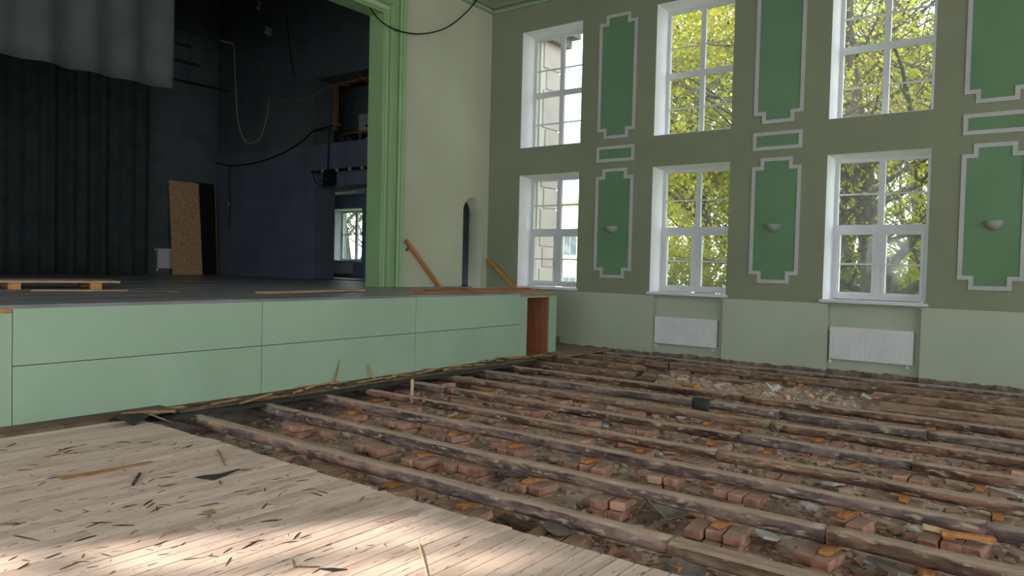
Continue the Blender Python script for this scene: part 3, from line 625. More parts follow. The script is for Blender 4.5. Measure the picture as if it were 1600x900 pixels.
# cables
def cable(name, pts, rad, m, label):
    p = [Vector(q) for q in pts]; p = [p[0] * 2 - p[1]] + p + [p[-1] * 2 - p[-2]]; out = []
    for i in range(1, len(p) - 2):
        for k in range(6):
            t = k / 6; a, b, c, d = p[i - 1:i + 3]
            out.append(.5 * ((2 * b) + (c - a) * t + (2 * a - 5 * b + 4 * c - d) * t * t + (3 * b - a - 3 * c + d) * t ** 3))
    out.append(p[-2]); o0 = out[0]
    return tag(MB().tube([q - o0 for q in out], rad, 6).build(name, m, None, o0, smooth=True), label, 'cable')
def on(pl_, val, *pp): return [tuple(hit(x, y, pl_, val)) for x, y in pp]
cable('hanging_cable', on(1, 15, (340, 60), (352, 66), (364, 69), (366, 90), (368, 130), (372, 190), (385, 222), (405, 218), (415, 190), (421, 154)), .008, M['cable_white'], 'thin white cable looping down from the fly batten')
cable('wall_cable', on(0, SX - .03, (421, 155), (440, 157), (468, 157), (490, 150), (512, 136), (545, 133)), .012, M['cable_white'], 'pale cable running to the booth opening')
cable('wall_cable', on(0, SX - .04, (472, 162), (482, 185), (500, 200), (520, 193), (533, 196)), .012, M['cable_white'], 'pale cable drooping below the booth post')
cable('wall_cable', on(0, SX - .05, (228, 273), (290, 265), (335, 255), (360, 259), (400, 254), (440, 240), (470, 222), (490, 205), (520, 196)), .018, M['black'], 'long black cable sweeping across the stage side wall')
cable('wall_cable', on(0, SX - .03, (358.5, 259), (358.5, 290), (359, 320), (358, 355)), .012, M['black'], 'black cable dropping to the switch on the side wall')
cable('wall_cable', on(0, SX - .05, (514, 205), (513, 240), (512, 270)), .014, M['black'], 'black cable dropping from booth to the light bar')
cable('wall_cable', on(0, SX - .14, (490, 272), (492, 284), (505, 290), (509, 276), (500, 270), (497, 280), (506, 285)), .012, M['black'], 'coil of black cable at the light bar end')
cable('wall_cable', on(0, SX - .03, (445, 12), (449, 40), (452, 70), (456, 100), (461, 122)), .012, M['black'], 'black cable hanging high on the stage side wall')
cable('wall_cable', on(0, SX - .04, (552, 0), (553, 60), (555, 108), (578, 131)), .008, M['cable_white'], 'thin wire hanging straight down to the booth')
cable('proscenium_cable', [tuple(hit(578, 12, 1, PY - .12)), *on(1, PY - .16, (590, 28), (610, 43), (640, 52), (668, 52), (700, 42), (730, 18)), tuple(hit(748, -4, 1, PY - .05))], .014, M['black'], 'black cable sagging across the top of the green moulding')
o = empty('wall_switch', tuple(hit(359, 319, 0, SX))); MB().bevbox((-.03, -.04, -.06), (0, .04, .06), .006).build('plate', M['cardboard'], o); MB().box((-.036, -.02, -.03), (-.03, .02, .03)).build('rocker', M['white'], o); tag(o, 'small pale switch on the blue stage side wall', 'switch')
hl = empty('hanging_lamp', tuple(hit(419, 46, 1, 16))); MB().tube([(0, 0, .06), (-.03, 0, .3), (-.05, 0, 1.2), (-.05, 0, 3.4)], .008, 6).build('cord', M['black'], hl); MB().bevbox((-.09, -.03, -.14), (.09, .03, .06), .01).build('housing', M['slate'], hl, rot=(0, .15, 0)); tag(hl, 'small grey lamp hanging on a cord above the stage', 'lamp')
gl = empty('lamp_cluster', tuple(hit(404, 6, 1, 16)))
for k, (x, z) in enumerate(((0, -.1), (.03, .02), (-.02, .12), (.05, .2), (0, .3))): MB().lathe([(.002, -.05), (.035, -.03), (.045, .01), (.03, .05), (.002, .06)], (x, 0, z), 10).build('bulb', M['cardboard'], gl, smooth=True)
MB().tube([(0, 0, .3), (0, 0, 3.0)], .006, 5).build('cord', M['black'], gl); tag(gl, 'string of pale bulbs hanging near the top of the stage', 'lamp')

# ------------------------------------------------------------------ board floor (each board its own piece)
fl = empty('floor'); tag(fl, 'bare pale pine board floor with stripped surface', kind='structure')
unit = MB().bevbox((-.5, -.5, -.5), (.5, .5, .5), .02).mesh('board', M['board'])
unit_b = [unit]
BW = .104; y = SY - .02; row = 0
while y > -5.2:
    xe = XEDGE + .02 * math.sin(y * 1.3) + rnd.uniform(-.02, .015)
    joints = sorted({LX + .05, rnd.uniform(-3.5, .2), *([rnd.uniform(.9, 3.0)] if rnd.random() < .55 else []), xe})
    for a, b in zip(joints, joints[1:]):
        if b - a < .1: continue
        inst('board', unit, ((a + b) / 2, y - BW / 2, -.017 + rnd.uniform(-.0015, .0015)), (0, 0, 0), (b - a - .004, BW - rnd.uniform(.005, .010), .034), fl)
    y -= BW; row += 1
while y > RY:                                       # behind the camera the rows are wider sheets
    inst('board', unit, ((LX + XEDGE) / 2, y - .5, -.017), (0, 0, 0), (XEDGE - LX, .99, .034), fl); y -= 1.0
# joists that carry the board floor, seen at its open edge
# ------------------------------------------------------------------ dirt under the joists
def ground_z(x, y):
    v = Vector((x * 1.1, y * 1.1, 0)); h = -.295 + .04 * mnoise.noise(v) + .035 * mnoise.noise(v * 3.1) + .015 * mnoise.noise(v * 8)
    heap = math.exp(-((x - 10.7) / 1.0) ** 2 - ((y - 4.1) / 1.6) ** 2) * .2 + math.exp(-((x - 5.4) / .35) ** 2 - ((y - 5.2) / 1.2) ** 2) * .06 + math.exp(-((x - 3.7) / .3) ** 2 - ((y - 4.8) / 2.2) ** 2) * .11
    return h + heap
mb = MB(); nx, ny = 120, 190; x0, x1, y0, y1 = 2.4, WX + .14, RY, SY + 2.9
vs_ = [(x0 + (x1 - x0) * i / nx, y0 + (y1 - y0) * j / ny, ground_z(x0 + (x1 - x0) * i / nx, y0 + (y1 - y0) * j / ny)) for j in range(ny + 1) for i in range(nx + 1)]
mb.add(vs_, [(j * (nx + 1) + i, j * (nx + 1) + i + 1, (j + 1) * (nx + 1) + i + 1, (j + 1) * (nx + 1) + i) for j in range(ny) for i in range(nx)])
tag(mb.build('subfloor_dirt', M['dirt'], smooth=True), 'brown dirt bed exposed under the joists', 'dirt', kind='stuff')
def rock_verts(r_, sx, sy, sz):
    pts = []
    for sx_ in (-1, 1):
        for sy_ in (-1, 1):
            for sz_ in (-1, 1): pts.append((sx_ * sx * r_.uniform(.45, 1), sy_ * sy * r_.uniform(.45, 1), sz_ * sz * r_.uniform(.5, 1)))
    return pts
RF = [(0, 1, 3, 2), (4, 6, 7, 5), (0, 4, 5, 1), (2, 3, 7, 6), (0, 2, 6, 4), (1, 5, 7, 3)]
def scatter(n, xr, yr, smin, smax, flat, seed, mname, obj_name, label):
    r_ = random.Random(seed); mb = MB()
    for _ in range(n):
        x, y = r_.uniform(*xr), r_.uniform(*yr); s = smin + (smax - smin) * r_.random() ** 3
        rot = Matrix.Rotation(r_.uniform(0, 6.28), 3, 'Z') @ Matrix.Rotation(r_.uniform(-.5, .5), 3, 'X'); z = ground_z(x, y)
        mb.add([tuple(rot @ Vector(p) + Vector((x, y, z + s * flat * .3))) for p in rock_verts(r_, s, s * r_.uniform(.4, 1), s * flat)], RF)
    o = mb.build(obj_name, M[mname]); return tag(o, label, 'rubble', kind='stuff')
scatter(14000, (3.3, 12.9), (-2.5, 7.6), .008, .045, .5, 11, 'chips', 'rubble_chips', 'fine brown rubble chips strewn over the dirt')
scatter(2600, (3.3, 12.9), (-2.5, 7.6), .02, .07, .35, 12, 'brick', 'brick_crumbs', 'small reddish brick crumbs strewn over the dirt')
scatter(2200, (3.3, 12.9), (-2.5, 7.6), .01, .05, .4, 13, 'pale', 'mortar_crumbs', 'small pale mortar crumbs strewn over the dirt')
scatter(900, (3.6, 9.2), (-1, 7.3), .03, .1, .3, 16, 'brick', 'brick_shards', 'broken brick shards heaped between the near joists')
scatter(1000, (3.6, 9.2), (-1, 7.3), .03, .09, .4, 17, 'chunk', 'stone_shards', 'grey-brown stone shards heaped between the near joists')
scatter(700, (9.9, 11.9), (2.4, 6.2), .02, .08, .5, 14, 'chunk', 'rubble_heap', 'heap of dusty rubble between the broken far beams')
mb = MB(); r_ = random.Random(15)                       # fine wood slivers in the dirt
for _ in range(1800):
    x, y = r_.uniform(3.4, 12.8), r_.uniform(-2, 7.5); a = r_.uniform(0, 6.28); L = r_.uniform(.04, .2); d = Vector((math.cos(a), math.sin(a), r_.uniform(-.25, .25))) * L / 2; w = Vector((-math.sin(a), math.cos(a), 0)) * r_.uniform(.003, .009); z = ground_z(x, y) + .02
    c = Vector((x, y, z)); t = Vector((0, 0, .006)); mb.add([c - d - w, c + d - w, c + d + w, c - d + w, c - d - w + t, c + d - w + t, c + d + w + t, c - d + w + t], [(0, 3, 2, 1), (4, 5, 6, 7), (0, 1, 5, 4), (1, 2, 6, 5), (2, 3, 7, 6), (3, 0, 4, 7)])
tag(mb.build('wood_slivers', M['splinter_pale']), 'fine wood slivers strewn over the dirt', 'slivers', kind='stuff')

# ------------------------------------------------------------------ joists
ORD = ['first', 'second', 'third', 'fourth', 'fifth', 'sixth', 'seventh', 'eighth', 'ninth', 'tenth', 'eleventh', 'twelfth']
def make_log(x, ya, yb, r, ztop, m, seed, square=False, taper=.0, sx=1., drift=0.):
    """joist along Y; round log with a hewn flat top, or a sawn beam"""
    L = yb - ya; ns = max(6, int(L / .11)); k = 16; rings = []
    fl_ = .78                                           # height of the hewn flat as a share of r
    zc = ztop - (fl_ * r if not square else r)
    for i in range(ns + 1):
        t = i / ns; y = ya - (ya + yb) / 2 + L * t; rr = r * (1 + taper * (t - .5)); ring = []
        wob = .012 * mnoise.noise(Vector((seed * 3.1, y * .9, 0))); wz = .006 * mnoise.noise(Vector((seed * 1.7, y * 1.1, 4)))
        for q in range(k):
            a = 6.283185 * (q + .5) / k; c, s = math.cos(a), math.sin(a)
            if square:
                e = max(abs(c), abs(s)); px_, pz = rr * .62 * sx * c / e, rr * s / e
                w_ = .005 * mnoise.noise(Vector((seed + c * 3, y * 4, s * 3)))
            else:
                px_, pz = rr * sx * c, min(rr * s, fl_ * rr)
                w_ = .016 * mnoise.noise(Vector((seed + c * 1.5, y * 1.6, s * 1.5))) + .009 * mnoise.noise(Vector((seed + c * 3, y * 5, s * 3)))
            f = 1 + w_ / r * (.25 if pz >= fl_ * rr * .99 else 1)
            ring.append((px_ * f + wob + drift * (t - .5), y + (.02 * mnoise.noise(Vector((seed, c * 4, s * 4))) if i in (0, ns) else 0), pz * (f if pz < fl_ * rr * .99 else 1) + wz))
        rings.append(ring)
    o = MB().loft(rings).build('joist', M[m], None, (x, (ya + yb) / 2, zc), smooth=not square)
    return o
def ry(px, py, x): return hit(px, py, 0, x).y
YS, YN = SY + 1.2, -4.0
ROWS = []   # (x, r, pieces[(y_from_stage, y_to_near, material, square)])
ROWS.append((4.17, 0.064, [(SY + .25, ry(1047, 850, 4.17), 'log', 0), (ry(1052, 850, 4.17), YN, 'beam', 2)]))
ROWS.append((5.02, 0.064, [(YS, ry(468, 655, 5.02), 'log_grey', 0), (ry(468, 655, 5.02) - .02, ry(1292, 825, 5.02), 'log', 0), (ry(1294, 825, 5.02), YN, 'log_brown', 0)]))
ROWS.append((5.84, 0.060, [(YS, ry(1541, 812, 5.84), 'log', 0), (ry(1543, 812, 5.84), YN, 'log_grey', 0)]))
ROWS.append((6.5, 0.053, [(YS, ry(1121, 702, 6.5), 'log_brown', 0), (ry(1122, 702, 6.5), YN, 'log_brown', 0)]))
ROWS.append((7.35, 0.057, [(YS, ry(699, 610, 7.35), 'log_grey', 2), (ry(699, 610, 7.35) - .01, ry(1158, 683, 7.35), 'log_brown', 0), (ry(1160, 683, 7.35), ry(1426, 725, 7.35), 'log_grey', 0), (ry(1427, 725, 7.35), YN, 'log_brown', 0)]))
ROWS.append((8.15, 0.054, [(YS, ry(1204, 660, 8.15), 'beam', 0), (ry(1205, 660, 8.15), YN, 'log_brown', 0)]))
ROWS.append((8.9, 0.062, [(YS, ry(1220, 645, 8.9), 'log_grey', 0), (ry(1221, 645, 8.9), ry(1450, 678, 8.9), 'log_grey', 0), (ry(1451, 678, 8.9), YN, 'log_grey', 0)]))
ROWS.append((9.65, 0.054, [(YS, ry(1160, 620, 9.65), 'log_brown', 0), (ry(1162, 620, 9.65), YN, 'log_brown', 0)]))
ROWS.append((10.45, 0.056, [(YS, ry(1027, 588, 10.45), 'beam', 1), (ry(1376, 628, 10.45), YN, 'beam', 1)]))
ROWS.append((11.3, 0.056, [(YS, ry(1005, 574, 11.3), 'beam', 1), (ry(1365, 613, 11.3), YN, 'beam', 1)]))
ROWS.append((12.1, 0.056, [(YS + 1, ry(1045, 566, 12.1), 'beam', 1), (ry(1047, 566, 12.1), ry(1390, 602, 12.1), 'beam', 1), (ry(1391, 602, 12.1), YN, 'beam', 1)]))
ROWS.append((12.66, 0.055, [(YS + 1, ry(1290, 585, 12.66), 'log_grey', 0), (ry(1291, 585, 12.66), YN, 'log_grey', 0)]))
PART = {1: ['long'], 2: ['stage-end', 'near-end'], 3: ['stage-end', 'middle', 'near-end'], 4: ['stage-end', 'second', 'third', 'near-end']}
joist_bottom = {}
for i, (x, r, pieces) in enumerate(ROWS):
    for j, (ya, yb, m, sq) in enumerate(pieces):
        s = 3.7 * i + 1.3 * j
        if sq == 2: o = make_log(x, yb, ya, r * .8, -.036, m, s, True, sx=2.3)
        else: o = make_log(x, yb, ya, r, -.036 - .004 * (j % 2), m, s, bool(sq), .06)
        o.rotation_euler.z = rnd.uniform(-.004, .004)
        look = {'log': 'weathered reddish-grey round log joist', 'log_grey': 'dark grey round log joist', 'log_brown': 'rough brown log joist', 'beam': 'sawn brown beam joist'}[m] if sq != 2 else 'flat-topped wide joist beam'
        tag(o, '%s, %s piece of the %s row from the boards' % (look, PART[len(pieces)][j], ORD[i]), 'joist', 'floor joists')
    joist_bottom[i] = -.036 - (1.78 * r if pieces[0][3] == 0 else 2 * r)
# hidden joists that carry the board floor
for k, x in enumerate((2.9, 1.6, .3, -1.0, -2.3, -3.6)):
    if x > 2: tag(make_log(x, -5, SY, .065, -.036, 'log', 90 + k), 'log joist under the open edge of the board floor', 'joist', 'floor joists')
tag(MB().box((LX, RY, -.55), (2.6, SY, -.3)).build('floor_base', M['dark_gap']), 'dark ground under the board floor', kind='structure')

# ------------------------------------------------------------------ brick piers, shims
def brick_mesh(seed):
    r_ = random.Random(seed); mb = MB().bevbox((-.125, -.06, 0), (.125, .06, .066), .006)
    mb.v = [(x + r_.uniform(-.005, .005), y + r_.uniform(-.004, .004), z + r_.uniform(-.003, .003)) for x, y, z in mb.v]
    return mb.mesh('brick', M['brick'])
BR = [brick_mesh(s) for s in range(6)]
def wedge(seed):
    r_ = random.Random(seed); mb = MB(); a, b = r_.uniform(.02, .03), r_.uniform(.026, .036)
    mb.loft([[(-.09, -.035, 0), (-.09, .035, 0), (-.09, .03, a), (-.09, -.035, a)], [(.1, -.04, 0), (.1, .035, 0), (.1, .035, b), (.1, -.035, b)]]); return mb.mesh('shim', M['shim'])
SH = [wedge(s) for s in range(4)]
near = {0: [455, 520, 625, 735, 880, 1075, 1250], 1: [470, 605, 672, 742, 845, 965, 1130, 1290, 1440], 2: [560, 635, 712, 815, 925, 1045, 1165, 1345, 1500],
        3: [590, 648, 722, 797, 905, 1000, 1095, 1225, 1420, 1560], 4: [645, 735, 830, 920, 1005, 1120, 1210, 1330, 1430, 1550]}
for i, (x, r, pieces) in enumerate(ROWS[:11]):
    if i in near: ys = [ry(px, 640 + 25 * (4 - i), x) for px in near[i]]
    else:
        ys = [7.3 - q * 1.02 + rnd.uniform(-.18, .18) for q in range(11)]
    ys = [q for q in ys if q > -3 and any(b - .05 <= q <= a + .05 for a, b, *_ in pieces)]
    for n_, yy in enumerate(ys):
        top = joist_bottom[i]; shim = rnd.random() < (.5 if i < 8 else .4); zt = top - (.032 if shim else .003)
        gz = min(ground_z(x, yy), zt - .05); root = empty('brick_pier', (x, yy, zt), rnd.uniform(-.22, .22)); nco = max(1, math.ceil((zt - gz) / .072)); xo = rnd.uniform(-.11, -.02)
        wide = 2 if rnd.random() < .75 else 3
        for c in range(nco):
            z = -(c + 1) * .072; alt = c % 2 and rnd.random() < .4
            if alt:
                for q in (-1, 1): inst('brick', rnd.choice(BR), (q * .063 + xo, rnd.uniform(-.01, .01), z), (0, 0, math.pi / 2 + rnd.uniform(-.04, .04)), parent=root)
            else:
                for q in range(wide): inst('brick', rnd.choice(BR), (xo + rnd.uniform(-.05, .05), (q - (wide - 1) / 2) * .13, z), (0, 0, rnd.uniform(-.08, .08) + (math.pi if rnd.random() < .5 else 0)), parent=root)
        n2 = ORD[n_] if n_ < 12 else 'last'
        tag(root, 'low red brick pier under the %s joist row, %s from the stage' % (ORD[i], n2), 'brick pier', 'brick piers under the joists')
        if shim:
            o = inst('wood_shim', rnd.choice(SH), (x - rnd.uniform(.01, .07), yy + rnd.uniform(-.06, .06), zt + .001), (0, 0, rnd.uniform(-.4, .4)))
            tag(o, 'orange wood shim on the %s brick pier of the %s joist row' % (n2, ORD[i]), 'shim', 'wood shims under the joists')

# ------------------------------------------------------------------ loose pieces in the dirt
def between(x):
    xs = [XEDGE] + [q[0] for q in ROWS]
    for i in range(len(xs) - 1):
        if xs[i] <= x < xs[i + 1]: return ('between the board edge and the first joist row' if i == 0 else 'between the %s and %s joist rows' % (ORD[i - 1], ORD[i]))
    return 'by the window wall'
def rock_mesh(seed, m):
    r_ = random.Random(seed); mb = MB(); rings = []
    prof_ = [(.5, -.35), (.95, -.12), (1, .1), (.55, .38)]
    jit = [r_.uniform(.65, 1.1) for _ in range(7)]
    for s, h in prof_: rings.append([(s * jit[k] * .5 * math.cos(6.283 * k / 7) * r_.uniform(.88, 1.1), s * jit[k] * .42 * math.sin(6.283 * k / 7) * r_.uniform(.88, 1.1), h * .6 + r_.uniform(-.06, .06)) for k in range(7)])
    mb.loft(rings); return mb.mesh('chunk', M[m])
ROCK = [rock_mesh(s, 'chunk') for s in range(7)]; RBRICK = [rock_mesh(40 + s, 'brick') for s in range(4)]; RPALE = [rock_mesh(60 + s, 'pale') for s in range(3)]
r_ = random.Random(21)
for k in range(290):
    x = 3.62 + 8.9 * r_.random() ** 1.5; y = r_.uniform(-.6, 7.3)
    if hit(1600, 700, 0, x).y - .4 > y: y = hit(1600, 700, 0, x).y + r_.uniform(0, 7.2 - hit(1600, 700, 0, x).y)
    if min(abs(x - q[0]) for q in ROWS) < .17: x += .26
    s = r_.uniform(.07, .19) * (1.0 if x < 9 else 1.15); t = r_.random(); pool = ROCK if t < .62 else RBRICK if t < .88 else RPALE; word = 'dusty grey-brown rubble chunk' if t < .62 else 'broken red brick chunk' if t < .88 else 'pale mortar chunk'
    o = inst('rubble_chunk', r_.choice(pool), (x, y, ground_z(x, y) + s * .16), (r_.uniform(-.3, .3), r_.uniform(-.3, .3), r_.uniform(0, 6.28)), (s, s * r_.uniform(.7, 1.1), s * r_.uniform(.6, 1)))
    tag(o, '%s lying %s' % (word, between(x)), 'rubble', word + 's ' + between(x))
for k in range(80):
    x = 3.75 + 8.4 * r_.random() ** 1.3; lo = hit(1600, 700, 0, x).y; y = r_.uniform(lo, 7.2)
    if min(abs(x - q[0]) for q in ROWS) < .2: x += .3
    o = inst('loose_brick', r_.choice(BR), (x, y, ground_z(x, y) + .005), (r_.uniform(-.25, .25), r_.uniform(-.25, .25), r_.uniform(0, 3.14)), (r_.uniform(.55, 1), 1, 1))
    tag(o, 'loose red brick lying %s' % between(x), 'brick', 'loose bricks ' + between(x))
def shard(name, c, size, m, label, cat, seed, rz=0, tilt=(0, 0), thick=.006, bend=.0, n=7, group=None):
    """irregular thin sheet with real thickness, slightly bent"""
    r_ = random.Random(seed); mb = MB(); out = []
    for k in range(n):
        a = 6.283 * k / n + r_.uniform(-.25, .25); q = r_.uniform(.65, 1.05); out.append((size[0] / 2 * q * math.cos(a), size[1] / 2 * q * math.sin(a)))
    rings = []
    for s, dz in ((0.02, 0), (.5, 0), (1, 0), (1, thick), (.5, thick), (.02, thick)):
        rings.append([(u * s, v * s, bend * (u * s / size[0]) ** 2 * 4 + bend * .6 * math.sin(9 * v * s / size[1] + seed) * s + dz) for u, v in out])
    mb.loft(rings); o = mb.build(name, M[m], None, c, rot=(tilt[0], tilt[1], rz)); return tag(o, label, cat, group)
def pit(px, py, z=-.34): p = hit(px, py, 2, z); return (p.x, p.y, z)
def gpit(px, py, up=.03):
    z = -.36
    for _ in range(5): p = hit(px, py, 2, z); z = ground_z(p.x, p.y) + up
    return (p.x, p.y, z)
shard('slate_sheet', gpit(334, 690, .05), (.34, .16), 'slate', 'grey-green sheet scrap at the far corner of the boards', 'sheet scrap', 1, .4, (.2, .1))
shard('slate_sheet', gpit(385, 704, .06), (.42, .2), 'slate', 'bent blue-grey sheet scrap along the board edge', 'sheet scrap', 2, .1, (.1, .2), bend=.05)
shard('slate_sheet', gpit(450, 716, .06), (.36, .3), 'slate', 'flat grey slab scrap beside the board edge', 'sheet scrap', 3, 1, (.25, .1))
shard('slate_sheet', gpit(474, 728, .08), (.26, .24), 'sheet', 'upright grey plate scrap near the first joist', 'sheet scrap', 4, .2, (.8, .2))
shard('dusty_sheet', gpit(800, 742, .05), (.5, .42), 'sheet', 'dusty grey sheet between the first and second joists', 'sheet scrap', 5, .5, (.1, .15), bend=.05)
shard('dusty_sheet', gpit(1040, 802, .07), (.62, .42), 'sheet', 'torn dusty felt sheet beside the two-course brick pier', 'sheet scrap', 6, .2, (.12, .1), bend=.09)
shard('dusty_sheet', (4.02, ry(1065, 868, 4.02), -.2), (.5, .34), 'sheet', 'grey felt sheet hanging under the near joist joint', 'sheet scrap', 7, .2, (.1, -.5), bend=.06)
shard('dusty_sheet', gpit(868, 823, .12), (.3, .26), 'sheet', 'dusty felt scrap over bricks below the first joist', 'sheet scrap', 8, .2, (.1, -.2), bend=.03)
shard('dusty_sheet', gpit(1290, 842, .1), (.36, .26), 'sheet', 'grey slate scrap under the second joist joint', 'sheet scrap', 9, .2, (.2, .2))
shard('plaster_slab', gpit(1300, 754, .06), (.42, .2), 'pale', 'pale plaster slab between third and fourth joists', 'slab', 10, -.6, (.1, .1), .03)
shard('plaster_slab', gpit(1262, 793, .06), (.2, .16), 'pale', 'pale flat stone by the second joist', 'slab', 11, .6, (.4, .1), .04)
shard('plaster_slab', gpit(1196, 838, .06), (.3, .2), 'pale', 'pale torn plaster scrap near the front joist', 'slab', 12, .6, (.2, .1), .02)
shard('plaster_slab', gpit(1400, 893, .07), (.5, .3), 'sheet', 'broad grey slab at the bottom right corner', 'slab', 13, .6, (.2, .1), .03)
shard('plaster_slab', gpit(1575, 772, .05), (.4, .2), 'pale', 'pale crumpled scrap at the right edge of the pit', 'slab', 14, .6, (.1, .1), .02)
shard('white_scrap', gpit(1207, 603, .1), (.36, .2), 'pale', 'crumpled white scrap by the far rubble heap', 'scrap', 15, -.4, (.6, .1), .01, .08)
shard('white_scrap', gpit(1355, 623, .1), (.3, .16), 'pale', 'pale scrap at the end of the broken beam', 'scrap', 16, -.3, (.3, .1), .02, .05)
for k, (px, py, lab) in enumerate(((908, 716, 'blue-grey cement block beside the third joist'), (951, 659, 'blue-grey cement block beyond the fourth joist'), (1037, 674, 'dark grey cement block by the fifth joist'), (897, 676, 'pale pinkish block between third and fourth joists'))):
    p = gpit(px, py, .0); o = MB().bevbox((-.1, -.06, 0), (.1, .06, .085), .006).build('cement_block', M['pale' if k == 3 else 'mortar_block'], None, p, rot=(.05, -.05, .3 * k)); tag(o, lab, 'block')
a = gpit(1442, 826, .1); b = gpit(1552, 850, .1)
plank('wood_offcut', a, b, .07, .05, M['newwood'], 'fresh pale wood offcut lying between second and third joists', 'wood offcut')
a = gpit(1470, 836, .13); plank('wood_offcut', a, (a[0] + .1, a[1] - .3, a[2]), .06, .03, M['shim'], 'short orange offcut on the pale wood offcut', 'wood offcut')
a = gpit(935, 850, .05); b = gpit(952, 830, .12); plank('wood_offcut', a, b, .05, .03, M['fibre'], 'brown board end poking from under the first joist', 'wood offcut')
a = gpit(785, 810, .03); b = gpit(838, 830, .03); plank('wood_offcut', a, b, .1, .02, M['fibre'], 'flat brown board lying beside the board edge', 'wood offcut')
a = gpit(1110, 600, .08); b = gpit(1150, 603, .08); plank('wood_offcut', (10.9, 4.35, -.12), (10.9, 3.7, -.12), .1, .08, M['beam'], 'short beam stub on the far rubble heap', 'wood offcut')
plank('wood_offcut', (10.35, 4.6, -.14), (10.1, 4.2, -.1), .08, .05, M['shim'], 'orange wedge of wood on the rubble heap', 'wood offcut')
plank('wood_offcut', gpit(1300, 735, .08), gpit(1345, 742, .08), .1, .05, M['log_brown'], 'split brown log piece between the fourth and fifth joists', 'wood offcut')
# tar felt wrapped over a joist, and drooping under the old floor strip
mb = MB(); rings = []
for k in range(6):
    yy = -.13 + .052 * k; sh = .05 * k / 5
    rings.append([(-.16 + sh, yy, -.19), (-.125 + sh * .5, yy, -.1), (-.105, yy, -.02), (-.07, yy, .012), (.02, yy, .016 + .01 * (k % 2)), (.09, yy, .01), (.125, yy, -.04), (.13, yy, -.1)])
mb.loft(rings, False, False); o = mb.build('felt_wrap', M['felt'], None, (8.9, ry(1098, 632, 8.9), -.034), smooth=True); o.scale = (.66, .9, .66); o.modifiers.new('t', 'SOLIDIFY').thickness = .006; tag(o, 'black tar felt folded over the seventh joist', 'tar felt')
shard('felt_scrap', (10.45, ry(1000, 580, 10.45) , -.028), (.2, .2), 'felt', 'black felt scrap on the ninth joist', 'tar felt', 31, .3, (0, -.3), .006, -.05)

# ------------------------------------------------------------------ old floor strip left along the stage, with its hanging felt
fr = empty('floor_remnant', (7, SY, 0)); tag(fr, 'torn strip of old flooring left along the stage front', kind='structure')
def fbox(name, a, b, m): return MB().bevbox(tuple(p - q for p, q in zip(a, (7, SY, 0))), tuple(p - q for p, q in zip(b, (7, SY, 0))), .003).build(name, m, fr)
x = .2
while x < 11.2:
    L = rnd.uniform(.5, 1.3); xb = min(x + L, 11.25); d = .30 if x < 3.3 else .26
    yb = SY - d - rnd.uniform(-.05, .05); z = .002 if x < 3.4 else -.03
    fbox('fibre_sheet', (x, yb, z), (xb - .006, SY - .002, z + .028), M['fibre'])
    if x > 3.0: fbox('edge_board', (x + rnd.uniform(-.1, .1), yb - rnd.uniform(.03, .08), -.026), (xb, yb - .004, -.004), M['fibre'])
    x = xb
for k in range(9):                                  # floor patch in the corner by the stair
    ya = 7.18 + k * .16; fbox('old_board', (11.25 if ya < SY - .1 else 11.66, ya, -.036), (WX - .02 - .04 * rnd.random(), ya + .155, -.006 + rnd.uniform(0, .006)), M['old_floor'])
mb = MB(); rings = []; r_ = random.Random(33)
n = 90
for k in range(n + 1):
    x = 3.0 + (10.4 - 3.0) * k / n; s = .03 * mnoise.noise(Vector((x * 2.2, 0, 0))); s2 = .05 * mnoise.noise(Vector((x * 1.3, 5, 0))) + .02 * mnoise.noise(Vector((x * 6, 5, 0)))
    rings.append([(x - 7, -.1, -.036), (x - 7, -.28, -.032), (x - 7, -.36 + s, -.02 + s * .3), (x - 7, -.42 + s, -.026 + s * .4), (x - 7, -.48 + s, -.034 + s2 * .45), (x - 7, -.53 + s + s2 * .5, -.03 + s2 * .6)])
mb.loft(rings, False, False); o = mb.build('hanging_felt', M['felt'], fr, smooth=True); o.modifiers.new('t', 'SOLIDIFY').thickness = .005; tag(o, 'black tar felt hanging below the strip')
mb = MB(); mb.bevbox((-.07, -.05, 0), (.07, .05, .5), .004)
shard('felt_scrap', (3.42, 7.12, .03), (.5, .26), 'felt', 'black felt scrap curled at the far board corner', 'tar felt', 41, .1, (.1, .1), .006, .06)
shard('fibre_scrap', (3.75, 7.18, -.02), (.4, .3), 'sheet', 'grey board scrap hanging past the far board corner', 'scrap', 42, .3, (.2, .5), .012, .02)
p = hit(644, 617, 0, 6.75); plank('wood_stake', (6.75, p.y, -.2), (6.76, p.y + .002, .12), .035, .02, M['newwood'], 'thin pale wooden stake standing upright by the stage strip', 'stake')
def stick(a, b, w, m, label, group=None):
    a, b = Vector(a), Vector(b); d = b - a; mb = MB(); mb.tube([(0, 0, 0), d * .5 + Vector((0, 0, .003)), d], [w, w * .8, w * .4], 5); o = mb.build('splinter', M[m], None, a); return tag(o, label, 'splinter', group)
stick((6.3, 7.6, .0), (6.42, 7.645, .3), .013, 'splinter_pale', 'long splinter standing against the stage front'); stick((6.95, 7.55, .0), (6.9, 7.64, .2), .02, 'splinter_pale', 'short thick splinter standing against the stage front')
r_ = random.Random(5)
